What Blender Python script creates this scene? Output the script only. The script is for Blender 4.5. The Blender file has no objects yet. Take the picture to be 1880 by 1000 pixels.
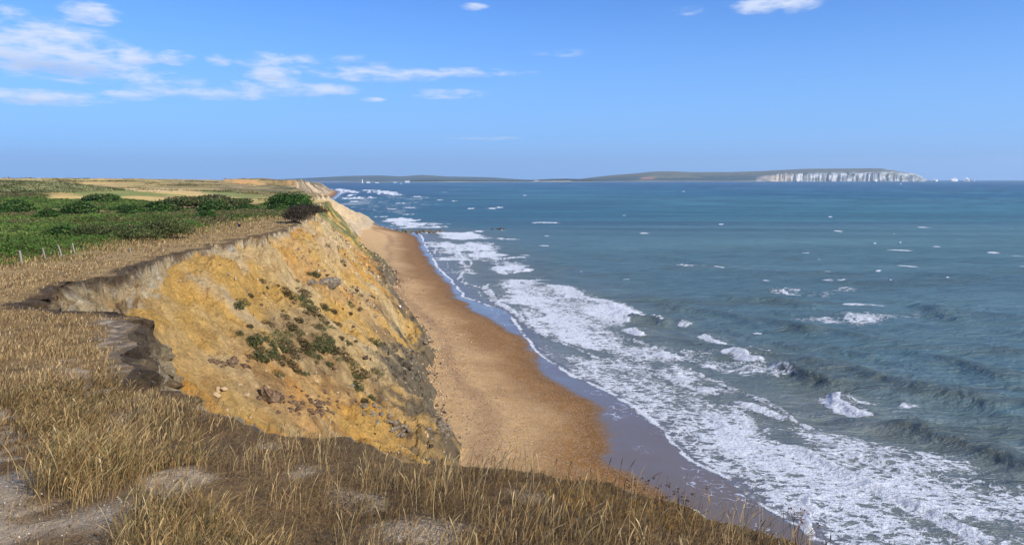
import bpy, math, random
import numpy as np
from mathutils import Vector, Matrix
rng = np.random.default_rng(7)
random.seed(7)
R = math.radians
C = bpy.context.scene.collection
scene = bpy.context.scene

# ------------------------------------------------------------------ camera
CAMZ, FPX, PITCH = 30.0, 1400.0, R(7.0)
cam = bpy.data.cameras.new('camera'); camo = bpy.data.objects.new('camera', cam); C.objects.link(camo)
camo.location = (0, 0, CAMZ); camo.rotation_euler = (R(90) - PITCH, 0, 0)
cam.sensor_width = 36; cam.lens = 36 * FPX / 1880; cam.clip_start = 0.1; cam.clip_end = 80000
scene.camera = camo

# ------------------------------------------------------------------ sun, sky, exposure
SUN_AZ, SUN_EL = R(124), R(35)          # clockwise from +Y
sun = bpy.data.lights.new('sun', 'SUN'); suno = bpy.data.objects.new('sun', sun); C.objects.link(suno)
sun.energy = 4.3; sun.angle = R(0.5); sun.color = (1.0, 0.945, 0.86)
sd = Vector((math.sin(SUN_AZ) * math.cos(SUN_EL), math.cos(SUN_AZ) * math.cos(SUN_EL), math.sin(SUN_EL)))
suno.rotation_euler = sd.to_track_quat('Z', 'Y').to_euler(); suno.location = (60, -60, 90)
scene.view_settings.view_transform = 'Standard'; scene.view_settings.look = 'None'
scene.view_settings.exposure = 0.33; scene.view_settings.gamma = 1.0
scene.render.engine = 'CYCLES'
HAZE = 5.5e-5

class NT:
    """tiny node helper"""
    def __init__(s, tree): s.t = tree; s.n = tree.nodes; s.l = tree.links
    def new(s, typ, **kw):
        n = s.n.new(typ)
        for k, v in kw.items(): setattr(n, k, v)
        return n
    def set(s, sock, v):
        if isinstance(v, bpy.types.NodeSocket): s.l.new(v, sock)
        elif v is not None: sock.default_value = v
    def math(s, op, a, b=None, c=None, clamp=False):
        n = s.new('ShaderNodeMath', operation=op); n.use_clamp = clamp
        s.set(n.inputs[0], a)
        if b is not None: s.set(n.inputs[1], b)
        if c is not None: s.set(n.inputs[2], c)
        return n.outputs[0]
    def vmath(s, op, a, b=None, scale=None):
        n = s.new('ShaderNodeVectorMath', operation=op)
        s.set(n.inputs[0], a)
        if b is not None: s.set(n.inputs[1], b)
        if scale is not None: s.set(n.inputs['Scale'], scale)
        return n.outputs[0]
    def mix(s, f, a, b, blend='MIX'):
        n = s.new('ShaderNodeMix', data_type='RGBA', blend_type=blend)
        s.set(n.inputs[0], f); s.set(n.inputs[6], a); s.set(n.inputs[7], b)
        return n.outputs[2]
    def noise(s, vec, scale, detail=4, rough=0.55, dist=0.0):
        n = s.new('ShaderNodeTexNoise'); s.set(n.inputs['Vector'], vec)
        n.inputs['Scale'].default_value = scale; n.inputs['Detail'].default_value = detail
        n.inputs['Roughness'].default_value = rough; n.inputs['Distortion'].default_value = dist
        return n.outputs[0]
    def voro(s, vec, scale, feature='F1', rnd=1.0, out=0):
        n = s.new('ShaderNodeTexVoronoi', feature=feature); s.set(n.inputs['Vector'], vec)
        n.inputs['Scale'].default_value = scale; n.inputs['Randomness'].default_value = rnd
        return n.outputs[out]
    def ramp(s, f, lo, hi, a=0.0, b=1.0, smooth=True):
        n = s.new('ShaderNodeMapRange'); n.interpolation_type = 'SMOOTHSTEP' if smooth else 'LINEAR'
        s.set(n.inputs[0], f); s.set(n.inputs[1], lo); s.set(n.inputs[2], hi); s.set(n.inputs[3], a); s.set(n.inputs[4], b)
        return n.outputs[0]
    def attr(s, name, out=2):
        n = s.new('ShaderNodeAttribute'); n.attribute_name = name
        return n.outputs[out]

def rgb(r, g, b): return (r, g, b, 1.0)
def srgb(r, g, b):
    f = lambda c: ((c / 255 + .055) / 1.055) ** 2.4 if c > 10 else c / 255 / 12.92
    return np.array((f(r), f(g), f(b)))

def px_azel(u, v):
    X = (u - 940) / FPX; y = (500 - v) / FPX
    Y = math.cos(PITCH) + y * math.sin(PITCH); Z = -math.sin(PITCH) + y * math.cos(PITCH)
    return math.atan2(X, Y), math.atan2(Z, math.hypot(X, Y))

world = bpy.data.worlds.new('World'); scene.world = world; world.use_nodes = True
w = NT(world.node_tree)
bg = world.node_tree.nodes['Background']
sky = w.new('ShaderNodeTexSky'); sky.sky_type = 'NISHITA'; sky.sun_disc = False
sky.sun_elevation = SUN_EL; sky.sun_rotation = SUN_AZ
sky.altitude = 30; sky.air_density = 1.0; sky.dust_density = 0.35; sky.ozone_density = 3.2
SKY_STR = 0.125
tc = w.new('ShaderNodeTexCoord')
dirv = w.vmath('NORMALIZE', tc.outputs['Generated'])
sep = w.new('ShaderNodeSeparateXYZ'); w.set(sep.inputs[0], dirv)
az = w.math('ARCTAN2', sep.outputs[0], sep.outputs[1]); el = w.math('ARCSINE', sep.outputs[2])
comb = w.new('ShaderNodeCombineXYZ'); w.set(comb.inputs[0], az); w.set(comb.inputs[1], w.math('MULTIPLY', el, 3.3))
cv = comb.outputs[0]
# clouds: where each bank stands (azimuth, elevation), its reach and how dense it is
CL = [(60, 88, 125, 40, 1.0), (150, 118, 85, 26, .95), (250, 105, 36, 15, .85), (318, 106, 32, 11, .8), (404, 109, 22, 10, .6),
      (165, 25, 42, 17, .8), (487, 112, 48, 14, .75), (500, 136, 44, 16, .95), (60, 178, 105, 12, .9), (230, 176, 42, 8, .5),
      (380, 172, 110, 10, .72), (530, 163, 110, 13, .78), (700, 136, 110, 13, .62), (850, 133, 110, 8, .45), (820, 173, 66, 9, .5),
      (885, 254, 60, 3.5, .5), (682, 183, 22, 4, .4), (868, 13, 26, 6, .55), (1425, 8, 66, 16, .95), (1262, 21, 26, 7, .28),
      (10, 18, 30, 8, .4), (1243, 263, 9, 3, .25), (300, 150, 60, 14, .35), (555, 112, 30, 12, .25), (660, 112, 40, 9, .2), (1040, 98, 50, 6, .2)]
m = None; sh = None
for (u, v, ru, rv, d) in CL:
    a, e = px_azel(u, v)
    dx = w.math('MULTIPLY', w.math('SUBTRACT', az, a), FPX / ru); dy = w.math('MULTIPLY', w.math('SUBTRACT', el, e), FPX / rv)
    q = w.math('ADD', w.math('MULTIPLY', dx, dx), w.math('MULTIPLY', dy, dy))
    val = w.math('MULTIPLY', w.math('SUBTRACT', 1.35, q), d)
    bot = w.math('MULTIPLY', w.math('MAXIMUM', val, 0.0), w.math('MULTIPLY', dy, -1.0))
    m = val if m is None else w.math('MAXIMUM', m, val)
    sh = bot if sh is None else w.math('ADD', sh, bot)
n1 = w.noise(cv, 26, 7, .62, .25); n2 = w.noise(cv, 9, 3, .5)
dens = w.math('ADD', w.math('MULTIPLY', m, 0.62), w.math('ADD', w.math('MULTIPLY', w.math('SUBTRACT', n1, .5), 3.1), w.math('MULTIPLY', w.math('SUBTRACT', n2, .5), 1.0)))
alpha = w.math('MULTIPLY', w.ramp(dens, -.2, 1.15), w.ramp(m, -.2, .3))
alpha = w.math('MULTIPLY', alpha, .9)
hz = w.ramp(el, R(-2), R(15), 1.0, 0.0)
skyb = w.mix(1.0, sky.outputs[0], rgb(.375, .655, 1.12), 'MULTIPLY')
skyt = w.mix(w.math('MULTIPLY', hz, .92), skyb, rgb(1.75, 3.6, 7.0))
litc = w.mix(w.ramp(sh, -.1, 1.0), rgb(5.0, 5.5, 6.6), rgb(3.1, 4.0, 5.8))
colw = w.mix(alpha, skyt, litc)
w.set(bg.inputs[0], colw); bg.inputs[1].default_value = SKY_STR

# ------------------------------------------------------------------ numpy helpers
def hash2(ix, iy, seed):
    n = ix.astype(np.int64) * 374761393 + iy.astype(np.int64) * 668265263 + seed * 974711
    n &= 0xffffffff
    n = ((n ^ (n >> 13)) * 1274126177) & 0xffffffff
    n ^= n >> 16
    return (n & 0xffffff) / float(0xffffff)
def vn(x, y, seed=0):
    ix = np.floor(x); iy = np.floor(y); fx = x - ix; fy = y - iy
    sx = fx * fx * (3 - 2 * fx); sy = fy * fy * (3 - 2 * fy)
    a = hash2(ix, iy, seed); b = hash2(ix + 1, iy, seed); c = hash2(ix, iy + 1, seed); d = hash2(ix + 1, iy + 1, seed)
    return ((a + (b - a) * sx) * (1 - sy) + (c + (d - c) * sx) * sy) * 2 - 1
def fbm(x, y, oct=4, seed=0, gain=.5):
    s = 0; a = 1; t = 0
    for k in range(oct):
        s = s + a * vn(x, y, seed + k * 17); t += a; a *= gain
        x, y = x * 1.62 + y * 1.18 + 3.1, y * 1.62 - x * 1.18 + 7.7
    return s / t
def ridged(x, y, oct=4, seed=0):
    s = 0; a = 1; t = 0
    for k in range(oct):
        s = s + a * (1 - np.abs(vn(x, y, seed + k * 17)) * 2); t += a; a *= .5
        x, y = x * 1.62 + y * 1.18 + 3.1, y * 1.62 - x * 1.18 + 7.7
    return s / t
def sstep(a, b, x):
    t = np.clip((x - a) / (b - a), 0, 1); return t * t * (3 - 2 * t)
def lerp(a, b, t): return a + (b - a) * t
def mixc(c, col, t): return c + (np.asarray(col)[None, :] - c) * t[:, None]

RT = [0, 4, 6, 8.6, 11, 13, 20, 27, 34, 60, 130, 250, 485, 630, 1000, 4000]
ZT = [28.2, 28.1, 27.85, 27.3, 26.9, 26.5, 25.7, 25.0, 24.4, 23.4, 23.1, 23.4, 24.6, 26.0, 28.4, 28.4]
def hrad(x, y): return np.interp(np.hypot(x, y), RT, ZT)
def unp(u, v, z=0.0):
    X = (u - 940) / FPX; yy = (500 - v) / FPX
    Y = math.cos(PITCH) + yy * math.sin(PITCH); Z = -math.sin(PITCH) + yy * math.cos(PITCH)
    t = (z - CAMZ) / Z
    return (X * t, Y * t)
def unpg(u, v):
    """where the line of sight through a photo point meets the clifftop"""
    X = (u - 940) / FPX; yy = (500 - v) / FPX
    Y = math.cos(PITCH) + yy * math.sin(PITCH); Z = -math.sin(PITCH) + yy * math.cos(PITCH)
    t = np.geomspace(1.5, 3000, 4000)
    d = CAMZ + Z * t - hrad(X * t, Y * t)
    k = np.argmax(d < 0) if (d < 0).any() else len(t) - 1
    return (X * t[k], Y * t[k])
def jag(pts, amp, it=3, seed=1):
    g = np.random.default_rng(seed); P = [np.array(p, float) for p in pts]
    for k in range(it):
        Q = [P[0]]
        for a, b in zip(P[:-1], P[1:]):
            d = b - a; L = np.hypot(*d); n = np.array((-d[1], d[0])) / max(L, 1e-6)
            if L > .25 and L < 80: Q.append((a + b) / 2 + n * g.normal(0, amp * L))
            Q.append(b)
        P = Q
    return np.array(P)
def pdist(x, y, P):
    """distance, side (+ left of travel), arc position to the open polyline P"""
    P = np.asarray(P, float); best = np.full(x.shape, 1e18); side = np.zeros(x.shape); s = np.zeros(x.shape)
    acc = 0.0
    for a, b in zip(P[:-1], P[1:]):
        dx, dy = b - a; L2 = dx * dx + dy * dy
        if L2 < 1e-12: continue
        t = np.clip(((x - a[0]) * dx + (y - a[1]) * dy) / L2, 0, 1)
        ex = x - a[0] - t * dx; ey = y - a[1] - t * dy; d = ex * ex + ey * ey
        mk = d < best
        best = np.where(mk, d, best); L = math.sqrt(L2)
        side = np.where(mk, np.sign(dx * ey - dy * ex), side); s = np.where(mk, acc + t * L, s); acc += L
    return np.sqrt(best), side, s
def inside(x, y, P):
    P = np.asarray(P, float); c = np.zeros(x.shape, bool); j = len(P) - 1
    for i in range(len(P)):
        xi, yi = P[i]; xj, yj = P[j]
        if yi != yj:
            c ^= ((yi > y) != (yj > y)) & (x < (xj - xi) * (y - yi) / (yj - yi) + xi)
        j = i
    return c
def sdpoly(x, y, P):
    """positive inside the closed polygon"""
    d, _, _ = pdist(x, y, np.vstack([P, P[:1]]))
    return np.where(inside(x, y, P), d, -d)

# ------------------------------------------------------------------ the coast's three lines: cliff edge, cliff toe, waterline
E_px = [(1480, 1010), (1400, 982), (1300, 958), (1240, 930), (1160, 915), (1080, 882), (1000, 860), (920, 850), (840, 846), (750, 842),
        (700, 824), (640, 812), (560, 794), (500, 786), (430, 762), (350, 752), (322, 716), (280, 714), (232, 716), (216, 700), (220, 650),
        (240, 606), (246, 584), (180, 576), (110, 572), (50, 566), (43, 556), (62, 544), (110, 524), (165, 512), (215, 504), (262, 482),
        (340, 461), (400, 446), (480, 429), (520, 416), (550, 406), (575, 391)]
E0 = [(14, -400), (12, -60), (8, -12), (5.5, -3), (3.2, 2.2)] + [unpg(*p) for p in E_px] + [(-52, 195), (-64, 250), (-83, 320), (-99, 385), (-105, 430),
     (-119, 480), (-165, 600), (-215, 760), (-280, 1000), (-345, 1300), (-380, 1500), (-445, 1800), (-730, 2800), (-960, 3600)]
E = jag(E0, .055, 3, 3)
T0 = [(32, -400), (32, -60), (28, -20), (21, 5), (12, 22), (3, 42)] + [unp(*p, 2.0) for p in [(842, 838), (822, 780), (800, 735), (786, 700), (797, 660), (772, 608), (722, 545), (688, 490), (656, 436)]] + [
     (-78, 390), (-81, 430), (-87, 478), (-101, 520), (-150, 620), (-206, 780), (-263, 1000), (-326, 1300), (-356, 1500), (-423, 1800), (-708, 2800), (-930, 3600)]
T = jag(T0, .05, 2, 5)
W_px = [(1500, 990), (1470, 970), (1400, 930), (1340, 887), (1270, 845), (1215, 797), (1185, 762), (1120, 722), (1050, 690), (1010, 662), (985, 645), (965, 622), (950, 597),
        (935, 578), (900, 562), (850, 545), (832, 520), (800, 490), (782, 455), (770, 430)]
W0 = [(60, -400), (56, -60), (47, 0), (37, 35)] + [unp(*p) for p in W_px] + [(-66, 446), (-84, 485), (-112, 560), (-152, 700), (-238, 1000), (-322, 1430), (-401, 1800), (-690, 2800), (-900, 3600)]
W = np.array(W0)
WET0 = [(50, -60), (40, 0), (27, 35)] + [unp(*p, .6) for p in [(1330, 1000), (1250, 940), (1190, 890), (1120, 850), (1118, 800), (1090, 745), (1040, 712), (985, 680), (975, 650), (950, 615), (905, 590),
        (870, 572), (838, 548), (815, 515), (790, 490), (772, 455), (762, 432)]] + [(-69, 446), (-87, 485), (-115, 560), (-155, 700), (-243, 1000), (-329, 1430), (-409, 1800), (-700, 2800), (-912, 3600)]
far = [(-5000, 3700), (-5000, -500)]
Epoly = np.vstack([E, far]); Tpoly = np.vstack([T, far]); Wpoly = np.vstack([W, far]); WETpoly = np.vstack([WET0, far])

def signed(x, y, line, poly):
    d, _, s = pdist(x, y, line)
    return np.where(inside(x, y, poly), d, -d), s      # + inland

def scarp_h(x, y):
    r = np.hypot(x, y)
    return np.interp(r, [0, 8, 14, 26, 40, 62, 75, 140, 400], [1.2, 1.4, 2.6, 2.9, 3.0, 1.9, .75, .6, 1.5])
def terrain(x, y, detail=True):
    wx = fbm(x * .35, y * .35, 3, 11) * .55 * np.clip(np.hypot(x, y) / 30, .12, 3); wy = fbm(x * .35 + 50, y * .35, 3, 12) * .55 * np.clip(np.hypot(x, y) / 30, .12, 3)
    if detail:
        k = np.clip(np.hypot(x, y) / 40, .1, 2)
        wx = wx + fbm(x * 2.1 / k, y * 2.1 / k, 3, 13) * .22 * k; wy = wy + fbm(x * 2.1 / k + 9, y * 2.1 / k, 3, 14) * .22 * k
    de, se = signed(x + wx, y + wy, E, Epoly)
    tx = fbm(x * .12, y * .12, 4, 15) * 2.0; ty = fbm(x * .12 + 31, y * .12, 4, 16) * 2.0
    dt, st = signed(x + tx, y + ty, T, Tpoly)
    dw, sw = signed(x + fbm(x * .15, y * .15, 3, 19) * .9, y, W, Wpoly)
    r = np.hypot(x, y)
    # clifftop
    top = hrad(x, y)
    drop = np.interp(y, [130, 200, 400, 700, 1500, 3000], [0, 1.5, 3.8, 5.5, 9, 12])
    c = np.exp(-(np.maximum(de, 0) / (20 + .13 * np.clip(y, 0, 3000))) ** 2)
    top = top - drop * c
    top = top + fbm(x * .02, y * .02, 4, 21) * np.interp(r, [0, 60, 200, 600, 1000, 2000], [0, .15, .7, .9, 1.3, 2.0])
    top = top + np.maximum(ridged(x * .011, y * .011, 4, 22), 0) * np.interp(r, [0, 300, 450, 700, 900, 1200], [0, 0, 1.6, 2.0, 2.6, 2.6]) * (1 - .6 * c)
    top = top + fbm(x * .9, y * .9, 4, 23) * np.interp(r, [0, 3, 60, 200], [.05, .07, .2, .25])
    mx, my = -196, 300
    top = top + 4.6 * np.exp(-((x - mx) / 34) ** 2 - ((y - my) / 45) ** 2)
    ob = sstep(-352, -338, x) * (1 - sstep(-262, -225, x)) * sstep(-1, 1, (y - 905 + fbm(x * .05, y * .02, 3, 24) * 8) / 4)
    top = top + ob * (6.0 + 2.2 * fbm(x * .03, y * .01, 3, 27))
    # cliff face
    do = np.maximum(-de, 0); di = np.maximum(dt, 0)
    t = do / (do + di + 1e-6)
    sc = scarp_h(x, y) * (1 + .25 * fbm(x * .3, y * .3, 3, 25) + .55 * fbm(x * .07, y * .07, 3, 46) * sstep(40, 60, r))
    wall = sc * sstep(0, 1, do / (.46 * sc))
    zt = 2.0
    P = lerp(t, np.sin(t * math.pi / 2) ** 1.0, .22)
    face = top - wall - (top - sc - zt) * P * sstep(0, .02, t)
    env = sstep(0, .12, t) * (1 - sstep(.9, 1, t))
    kd = np.clip(r / 60, .5, 6)
    gul = ridged(st * .055 + t * .9, t * 1.3, 3, 31) * 1.5 + ridged(st * .26 + fbm(x * .1, y * .1, 2, 45) * .6, t * .9, 3, 32) * .75 + fbm(x * .22, y * .22, 4, 33) * 1.1
    slump = np.exp(-((t - .62) / .12) ** 2) * fbm(st * .05, t * 2, 2, 34) * 1.4
    gul = gul + slump + ridged(st * .11 + t * 3.1, t * 1.1, 3, 39) * .9
    # low clay toe: lobes and blocky steps
    toe = sstep(.55, .85, t)
    gul = gul + toe * (ridged(st * .18, t * 5, 4, 35) * .9)
    face = face + gul * env
    if detail:
        face = face + (fbm(x * 1.3, y * 1.3, 4, 36) * .46 + ridged(st * 1.1, t * 14, 3, 37) * .20 + ridged(x * 2.6, y * 2.6, 3, 42) * .13 + np.round(fbm(x * .5, y * .5, 3, 43) * 3) / 3 * .5 * toe) * sstep(0, .03, t) * np.clip(kd, .5, 1.5)
        face = face + wallmask(do, sc) * (fbm(x * 3, y * 3, 4, 38) * .8 + fbm(x * .9, y * .9, 3, 44) * .8) * np.clip((r - 8) / 25, 0, 1)
    face = face + wallmask(do, sc) * fbm(x * 4.5, y * 4.5, 5, 47) * .5 * sstep(7, 13, r) * (1 - sstep(34, 42, r))
    face = np.minimum(face, top - .12 * sstep(0, .15, do))
    # beach
    bw = np.maximum(-dt, 0); sw_ = np.maximum(dw, 0)
    bt = bw / (bw + sw_ + 1e-6)
    beach = zt * (1 - bt) ** 1.15 + .12 * np.sin(bt * 9 + fbm(x * .05, y * .05, 2, 40) * 2) * (1 - bt) * sstep(0, .2, bt) + fbm(x * .5, y * .5, 4, 41) * .06 * (1 - bt)
    beach = np.where(dw > 0, beach, -.07 * (-dw) - .02)
    z = np.where(de > 0, top, np.where(dt > 0, np.maximum(face, zt * .7), beach))
    return z, de, dt, dw, t, st, se, sc, do
def wallmask(do, sc): return sstep(0, .3, do / (.45 * sc)) * (1 - sstep(.9, 1.5, do / (.45 * sc)))

def np_mesh(name, V, F, mats, attrs=None, smooth=True, matidx=None, parent=None):
    me = bpy.data.meshes.new(name)
    V = np.ascontiguousarray(V, np.float32); F = np.ascontiguousarray(F, np.int32); n, k = F.shape
    me.vertices.add(len(V)); me.vertices.foreach_set('co', V.ravel())
    me.loops.add(n * k); me.loops.foreach_set('vertex_index', F.ravel())
    me.polygons.add(n); me.polygons.foreach_set('loop_start', np.arange(0, n * k, k, dtype=np.int32))
    if matidx is not None: me.polygons.foreach_set('material_index', matidx.astype(np.int32))
    me.polygons.foreach_set('use_smooth', np.full(n, smooth, bool))
    for a, v in (attrs or {}).items():
        v = np.asarray(v, np.float32)
        if v.ndim == 2:
            at = me.attributes.new(a, 'FLOAT_COLOR', 'POINT')
            at.data.foreach_set('color', np.hstack([v, np.ones((len(v), 1), np.float32)]).ravel().astype(np.float32))
        else:
            at = me.attributes.new(a, 'FLOAT', 'POINT'); at.data.foreach_set('value', v)
    me.update(calc_edges=True)
    for m_ in (mats if isinstance(mats, (list, tuple)) else [mats]): me.materials.append(m_)
    o = bpy.data.objects.new(name, me); C.objects.link(o)
    if parent: o.parent = parent
    return o
def sub_mesh(V, F, keep, attrs):
    F = F[keep]; used = np.zeros(len(V), bool); used[F.ravel()] = True
    idx = np.cumsum(used) - 1
    return V[used], idx[F], {k: np.asarray(v)[used] for k, v in attrs.items()}
def tag(o, label=None, cat=None, group=None, kind=None):
    if label: o['label'] = label
    if cat: o['category'] = cat
    if group: o['group'] = group
    if kind: o['kind'] = kind
    return o
def polar(az, r):
    A, Rr = np.meshgrid(az, r); x = np.sin(A) * Rr; y = np.cos(A) * Rr
    nr, na = A.shape; i = np.arange(nr * na).reshape(nr, na)
    F = np.stack([i[:-1, :-1], i[:-1, 1:], i[1:, 1:], i[1:, :-1]], -1).reshape(-1, 4)
    return x.ravel(), y.ravel(), F

def mat(name):
    m_ = bpy.data.materials.new(name); m_.use_nodes = True
    t_ = NT(m_.node_tree); return m_, t_, m_.node_tree.nodes['Principled BSDF']
def pos(t_): return t_.new('ShaderNodeNewGeometry').outputs['Position']
def bump(t_, h, strength, dist, normal=None):
    b = t_.new('ShaderNodeBump'); t_.set(b.inputs['Height'], h); b.inputs['Strength'].default_value = strength; b.inputs['Distance'].default_value = dist
    if normal is not None: t_.set(b.inputs['Normal'], normal)
    return b.outputs[0]

# ------------------------------------------------------------------ land materials (albedo comes from the soil colour attribute, detail from nodes)
M_top, t_, p_ = mat('dry_turf')
P_ = pos(t_); n_f = t_.noise(P_, 9, 6, .7); n_s = t_.noise(P_, 60, 3, .6); n_m = t_.noise(P_, 1.1, 5, .6)
k_ = t_.math('MULTIPLY', t_.ramp(n_f, .25, .75, .62, 1.38, False), t_.ramp(n_m, .25, .75, .8, 1.2, False))
k_ = t_.math('MULTIPLY', k_, t_.ramp(n_s, .3, .7, .8, 1.2, False))
cb = t_.vmath('SCALE', t_.attr('soil', 0), scale=k_)
fl = t_.math('MULTIPLY', t_.math('LESS_THAN', t_.voro(P_, 24.0), .13), t_.ramp(t_.noise(P_, 2.0, 3), .5, .6))
cb = t_.mix(t_.math('MULTIPLY', fl, .7), cb, rgb(.62, .58, .50))
t_.set(p_.inputs['Base Color'], cb); p_.inputs['Roughness'].default_value = .95; p_.inputs['Specular IOR Level'].default_value = .1
t_.set(p_.inputs['Normal'], bump(t_, t_.math('ADD', n_f, t_.math('MULTIPLY', n_s, .4)), .8, .06))

M_face, t_, p_ = mat('sand_cliff')
P_ = pos(t_); st_ = t_.vmath('MULTIPLY', P_, (1.0, 1.0, .8))
n_f = t_.noise(P_, 5, 8, .68); n_s = t_.noise(st_, 1.4, 6, .62, .5); n_g = t_.noise(P_, 26, 4, .7); vr = t_.voro(P_, 7.0)
k_ = t_.math('MULTIPLY', t_.ramp(n_f, .25, .75, .70, 1.26, False), t_.ramp(n_s, .3, .7, .84, 1.14, False))
k_ = t_.math('MULTIPLY', k_, t_.ramp(n_g, .3, .72, .76, 1.2, False))
n_c = t_.noise(P_, .85, 9, .78, .6); k_ = t_.math('MULTIPLY', k_, t_.ramp(n_c, .35, .62, .72, 1.16, False))
cb = t_.vmath('SCALE', t_.attr('soil', 0), scale=k_)
speck = t_.math('MULTIPLY', t_.math('LESS_THAN', vr, .17), t_.ramp(t_.noise(P_, .8, 3), .48, .62))
cb = t_.mix(t_.math('MULTIPLY', speck, .6), cb, rgb(.56, .50, .40))
dk = t_.math('MULTIPLY', t_.ramp(t_.voro(P_, 3.1), .16, .10), t_.ramp(t_.noise(P_, .35, 3), .52, .62))
cb = t_.mix(t_.math('MULTIPLY', dk, .75), cb, rgb(.10, .075, .05))
t_.set(p_.inputs['Base Color'], cb); p_.inputs['Roughness'].default_value = .95; p_.inputs['Specular IOR Level'].default_value = .12
hh = t_.math('ADD', t_.math('MULTIPLY', t_.math('ADD', n_s, n_c), 1.5), t_.math('ADD', n_f, t_.math('MULTIPLY', n_g, .35)))
t_.set(p_.inputs['Normal'], bump(t_, hh, 1.0, .40))

M_beach, t_, p_ = mat('shingle')
P_ = pos(t_); pb = t_.voro(P_, 9.0, out=1); n_f = t_.noise(P_, 14, 5, .75); n_m = t_.noise(P_, .5, 5, .6); n_p = t_.noise(P_, 3.2, 6, .72)
k_ = t_.math('MULTIPLY', t_.ramp(n_f, .3, .7, .74, 1.26, False), t_.ramp(n_m, .3, .7, .88, 1.12, False))
k_ = t_.math('MULTIPLY', k_, t_.ramp(n_p, .3, .7, .76, 1.24, False))
wet = t_.attr('wet'); k_ = t_.math('ADD', t_.math('MULTIPLY', t_.math('SUBTRACT', k_, 1.0), t_.math('SUBTRACT', 1.0, t_.math('MULTIPLY', wet, .85))), 1.0)
cb = t_.vmath('SCALE', t_.attr('soil', 0), scale=k_)
lv = t_.new('ShaderNodeSeparateColor'); t_.set(lv.inputs[0], pb)
st = t_.math('MULTIPLY', t_.math('GREATER_THAN', lv.outputs[0], .86), t_.math('SUBTRACT', 1.0, wet))
cb = t_.mix(t_.math('MULTIPLY', st, .5), cb, rgb(.50, .42, .33))
st = t_.math('MULTIPLY', t_.math('LESS_THAN', lv.outputs[0], .12), t_.math('SUBTRACT', 1.0, wet))
cb = t_.mix(t_.math('MULTIPLY', st, .45), cb, rgb(.09, .065, .045))
lace = t_.math('ADD', t_.voro(t_.vmath('ADD', P_, t_.vmath('SCALE', t_.new('ShaderNodeTexNoise').outputs[1], scale=1.5)), .9, 'DISTANCE_TO_EDGE'), t_.math('MULTIPLY', t_.noise(P_, 3, 4), .10))
lm = t_.math('MULTIPLY', t_.ramp(t_.math('ADD', lace, t_.math('MULTIPLY', t_.math('SUBTRACT', t_.noise(P_, .7, 3), .5), .25)), .07, .045), t_.attr('lace'))
cb = t_.mix(lm, cb, rgb(.6, .62, .66))
t_.set(p_.inputs['Base Color'], cb)
t_.set(p_.inputs['Roughness'], t_.ramp(wet, 0, 1, .92, .16, False)); t_.set(p_.inputs['Specular IOR Level'], t_.ramp(wet, 0, 1, .15, .55, False))
bn = t_.new('ShaderNodeBump'); t_.set(bn.inputs['Height'], t_.math('ADD', n_f, n_p)); t_.set(bn.inputs['Strength'], t_.ramp(wet, 0, .9, .8, .03, False)); bn.inputs['Distance'].default_value = .08
t_.set(p_.inputs['Normal'], bn.outputs[0])

# ------------------------------------------------------------------ the land: clifftop, cliff and beach from one height model
azs = np.concatenate([np.linspace(R(-179.9), R(-38), 46)[:-1], np.linspace(R(-38), R(37), 780), np.linspace(R(37), R(180), 46)[1:]])
rs = np.concatenate([[.02, .4], np.geomspace(.8, 3, 26)[:-1], np.geomspace(3, 15, 300)[:-1], np.geomspace(15, 40, 400)[:-1], np.geomspace(40, 130, 640)[:-1],
                     np.geomspace(130, 520, 300)[:-1], np.geomspace(520, 3600, 170)])
x, y, F = polar(azs, rs)
z, de, dt, dw, tt, st, se, sc, do = terrain(x, y)
r = np.hypot(x, y)
wetd, _ = signed(x + fbm(x * .1, y * .1, 3, 51) * 1.5, y + fbm(x * .3, y * .3, 3, 52) * .8, np.array(WET0), WETpoly)   # + dry side

# --- clifftop colours
n1 = fbm(x * .08, y * .08, 4, 61); n2 = fbm(x * .6, y * .6, 4, 62); n3 = fbm(x * 3, y * 3, 4, 63); n4 = fbm(x * .012, y * .05, 4, 64)
straw = srgb(146, 118, 76); brown = srgb(104, 80, 52); grey = srgb(186, 164, 132); dksoil = srgb(62, 50, 40); golf = srgb(212, 180, 112); green = srgb(112, 122, 58); bracken = srgb(40, 62, 20)
col = np.tile(straw, (len(x), 1))
col = mixc(col, brown, sstep(-.35, .45, n2 + .5 * n1))
far_ = sstep(150, 330, r)
coastal = np.exp(-(np.maximum(de, 0) / (24 + .16 * np.clip(y, 0, 3000))) ** 2) * sstep(330, 480, y)
col = mixc(col, golf, far_)
col = mixc(col, green, far_ * sstep(.05, .45, n4) * .6)
col = mixc(col, srgb(214, 178, 128), far_ * sstep(.25, .6, fbm(x * .01, y * .03, 4, 65)) * .8)
col = mixc(col, brown * .9, far_ * sstep(.15, .5, fbm(x * .03, y * .03, 4, 66)) * .55)
col = mixc(col, srgb(126, 110, 76), coastal * sstep(-.5, .1, n1) * .9)
col = mixc(col, srgb(96, 96, 60), coastal * sstep(.0, .3, fbm(x * .04, y * .02, 4, 69)) * .8)
def gpoly(pts): return np.array([unpg(*p) for p in pts])
GREENS = [gpoly([(40, 352), (140, 348), (250, 352), (330, 353), (300, 358), (210, 361), (90, 360), (55, 362)]), gpoly([(300, 346), (420, 342), (500, 350), (470, 356), (380, 350)])]
for Pg in GREENS: col = mixc(col, srgb(128, 136, 74), sstep(-6, 6, sdpoly(x, y, Pg) + 8 * n1) * .85)
SANDY = gpoly([(215, 346), (300, 343), (370, 345), (310, 350), (235, 350)])
col = mixc(col, srgb(222, 190, 140), sstep(-8, 8, sdpoly(x, y, SANDY) + 10 * n1) * .8)
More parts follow.
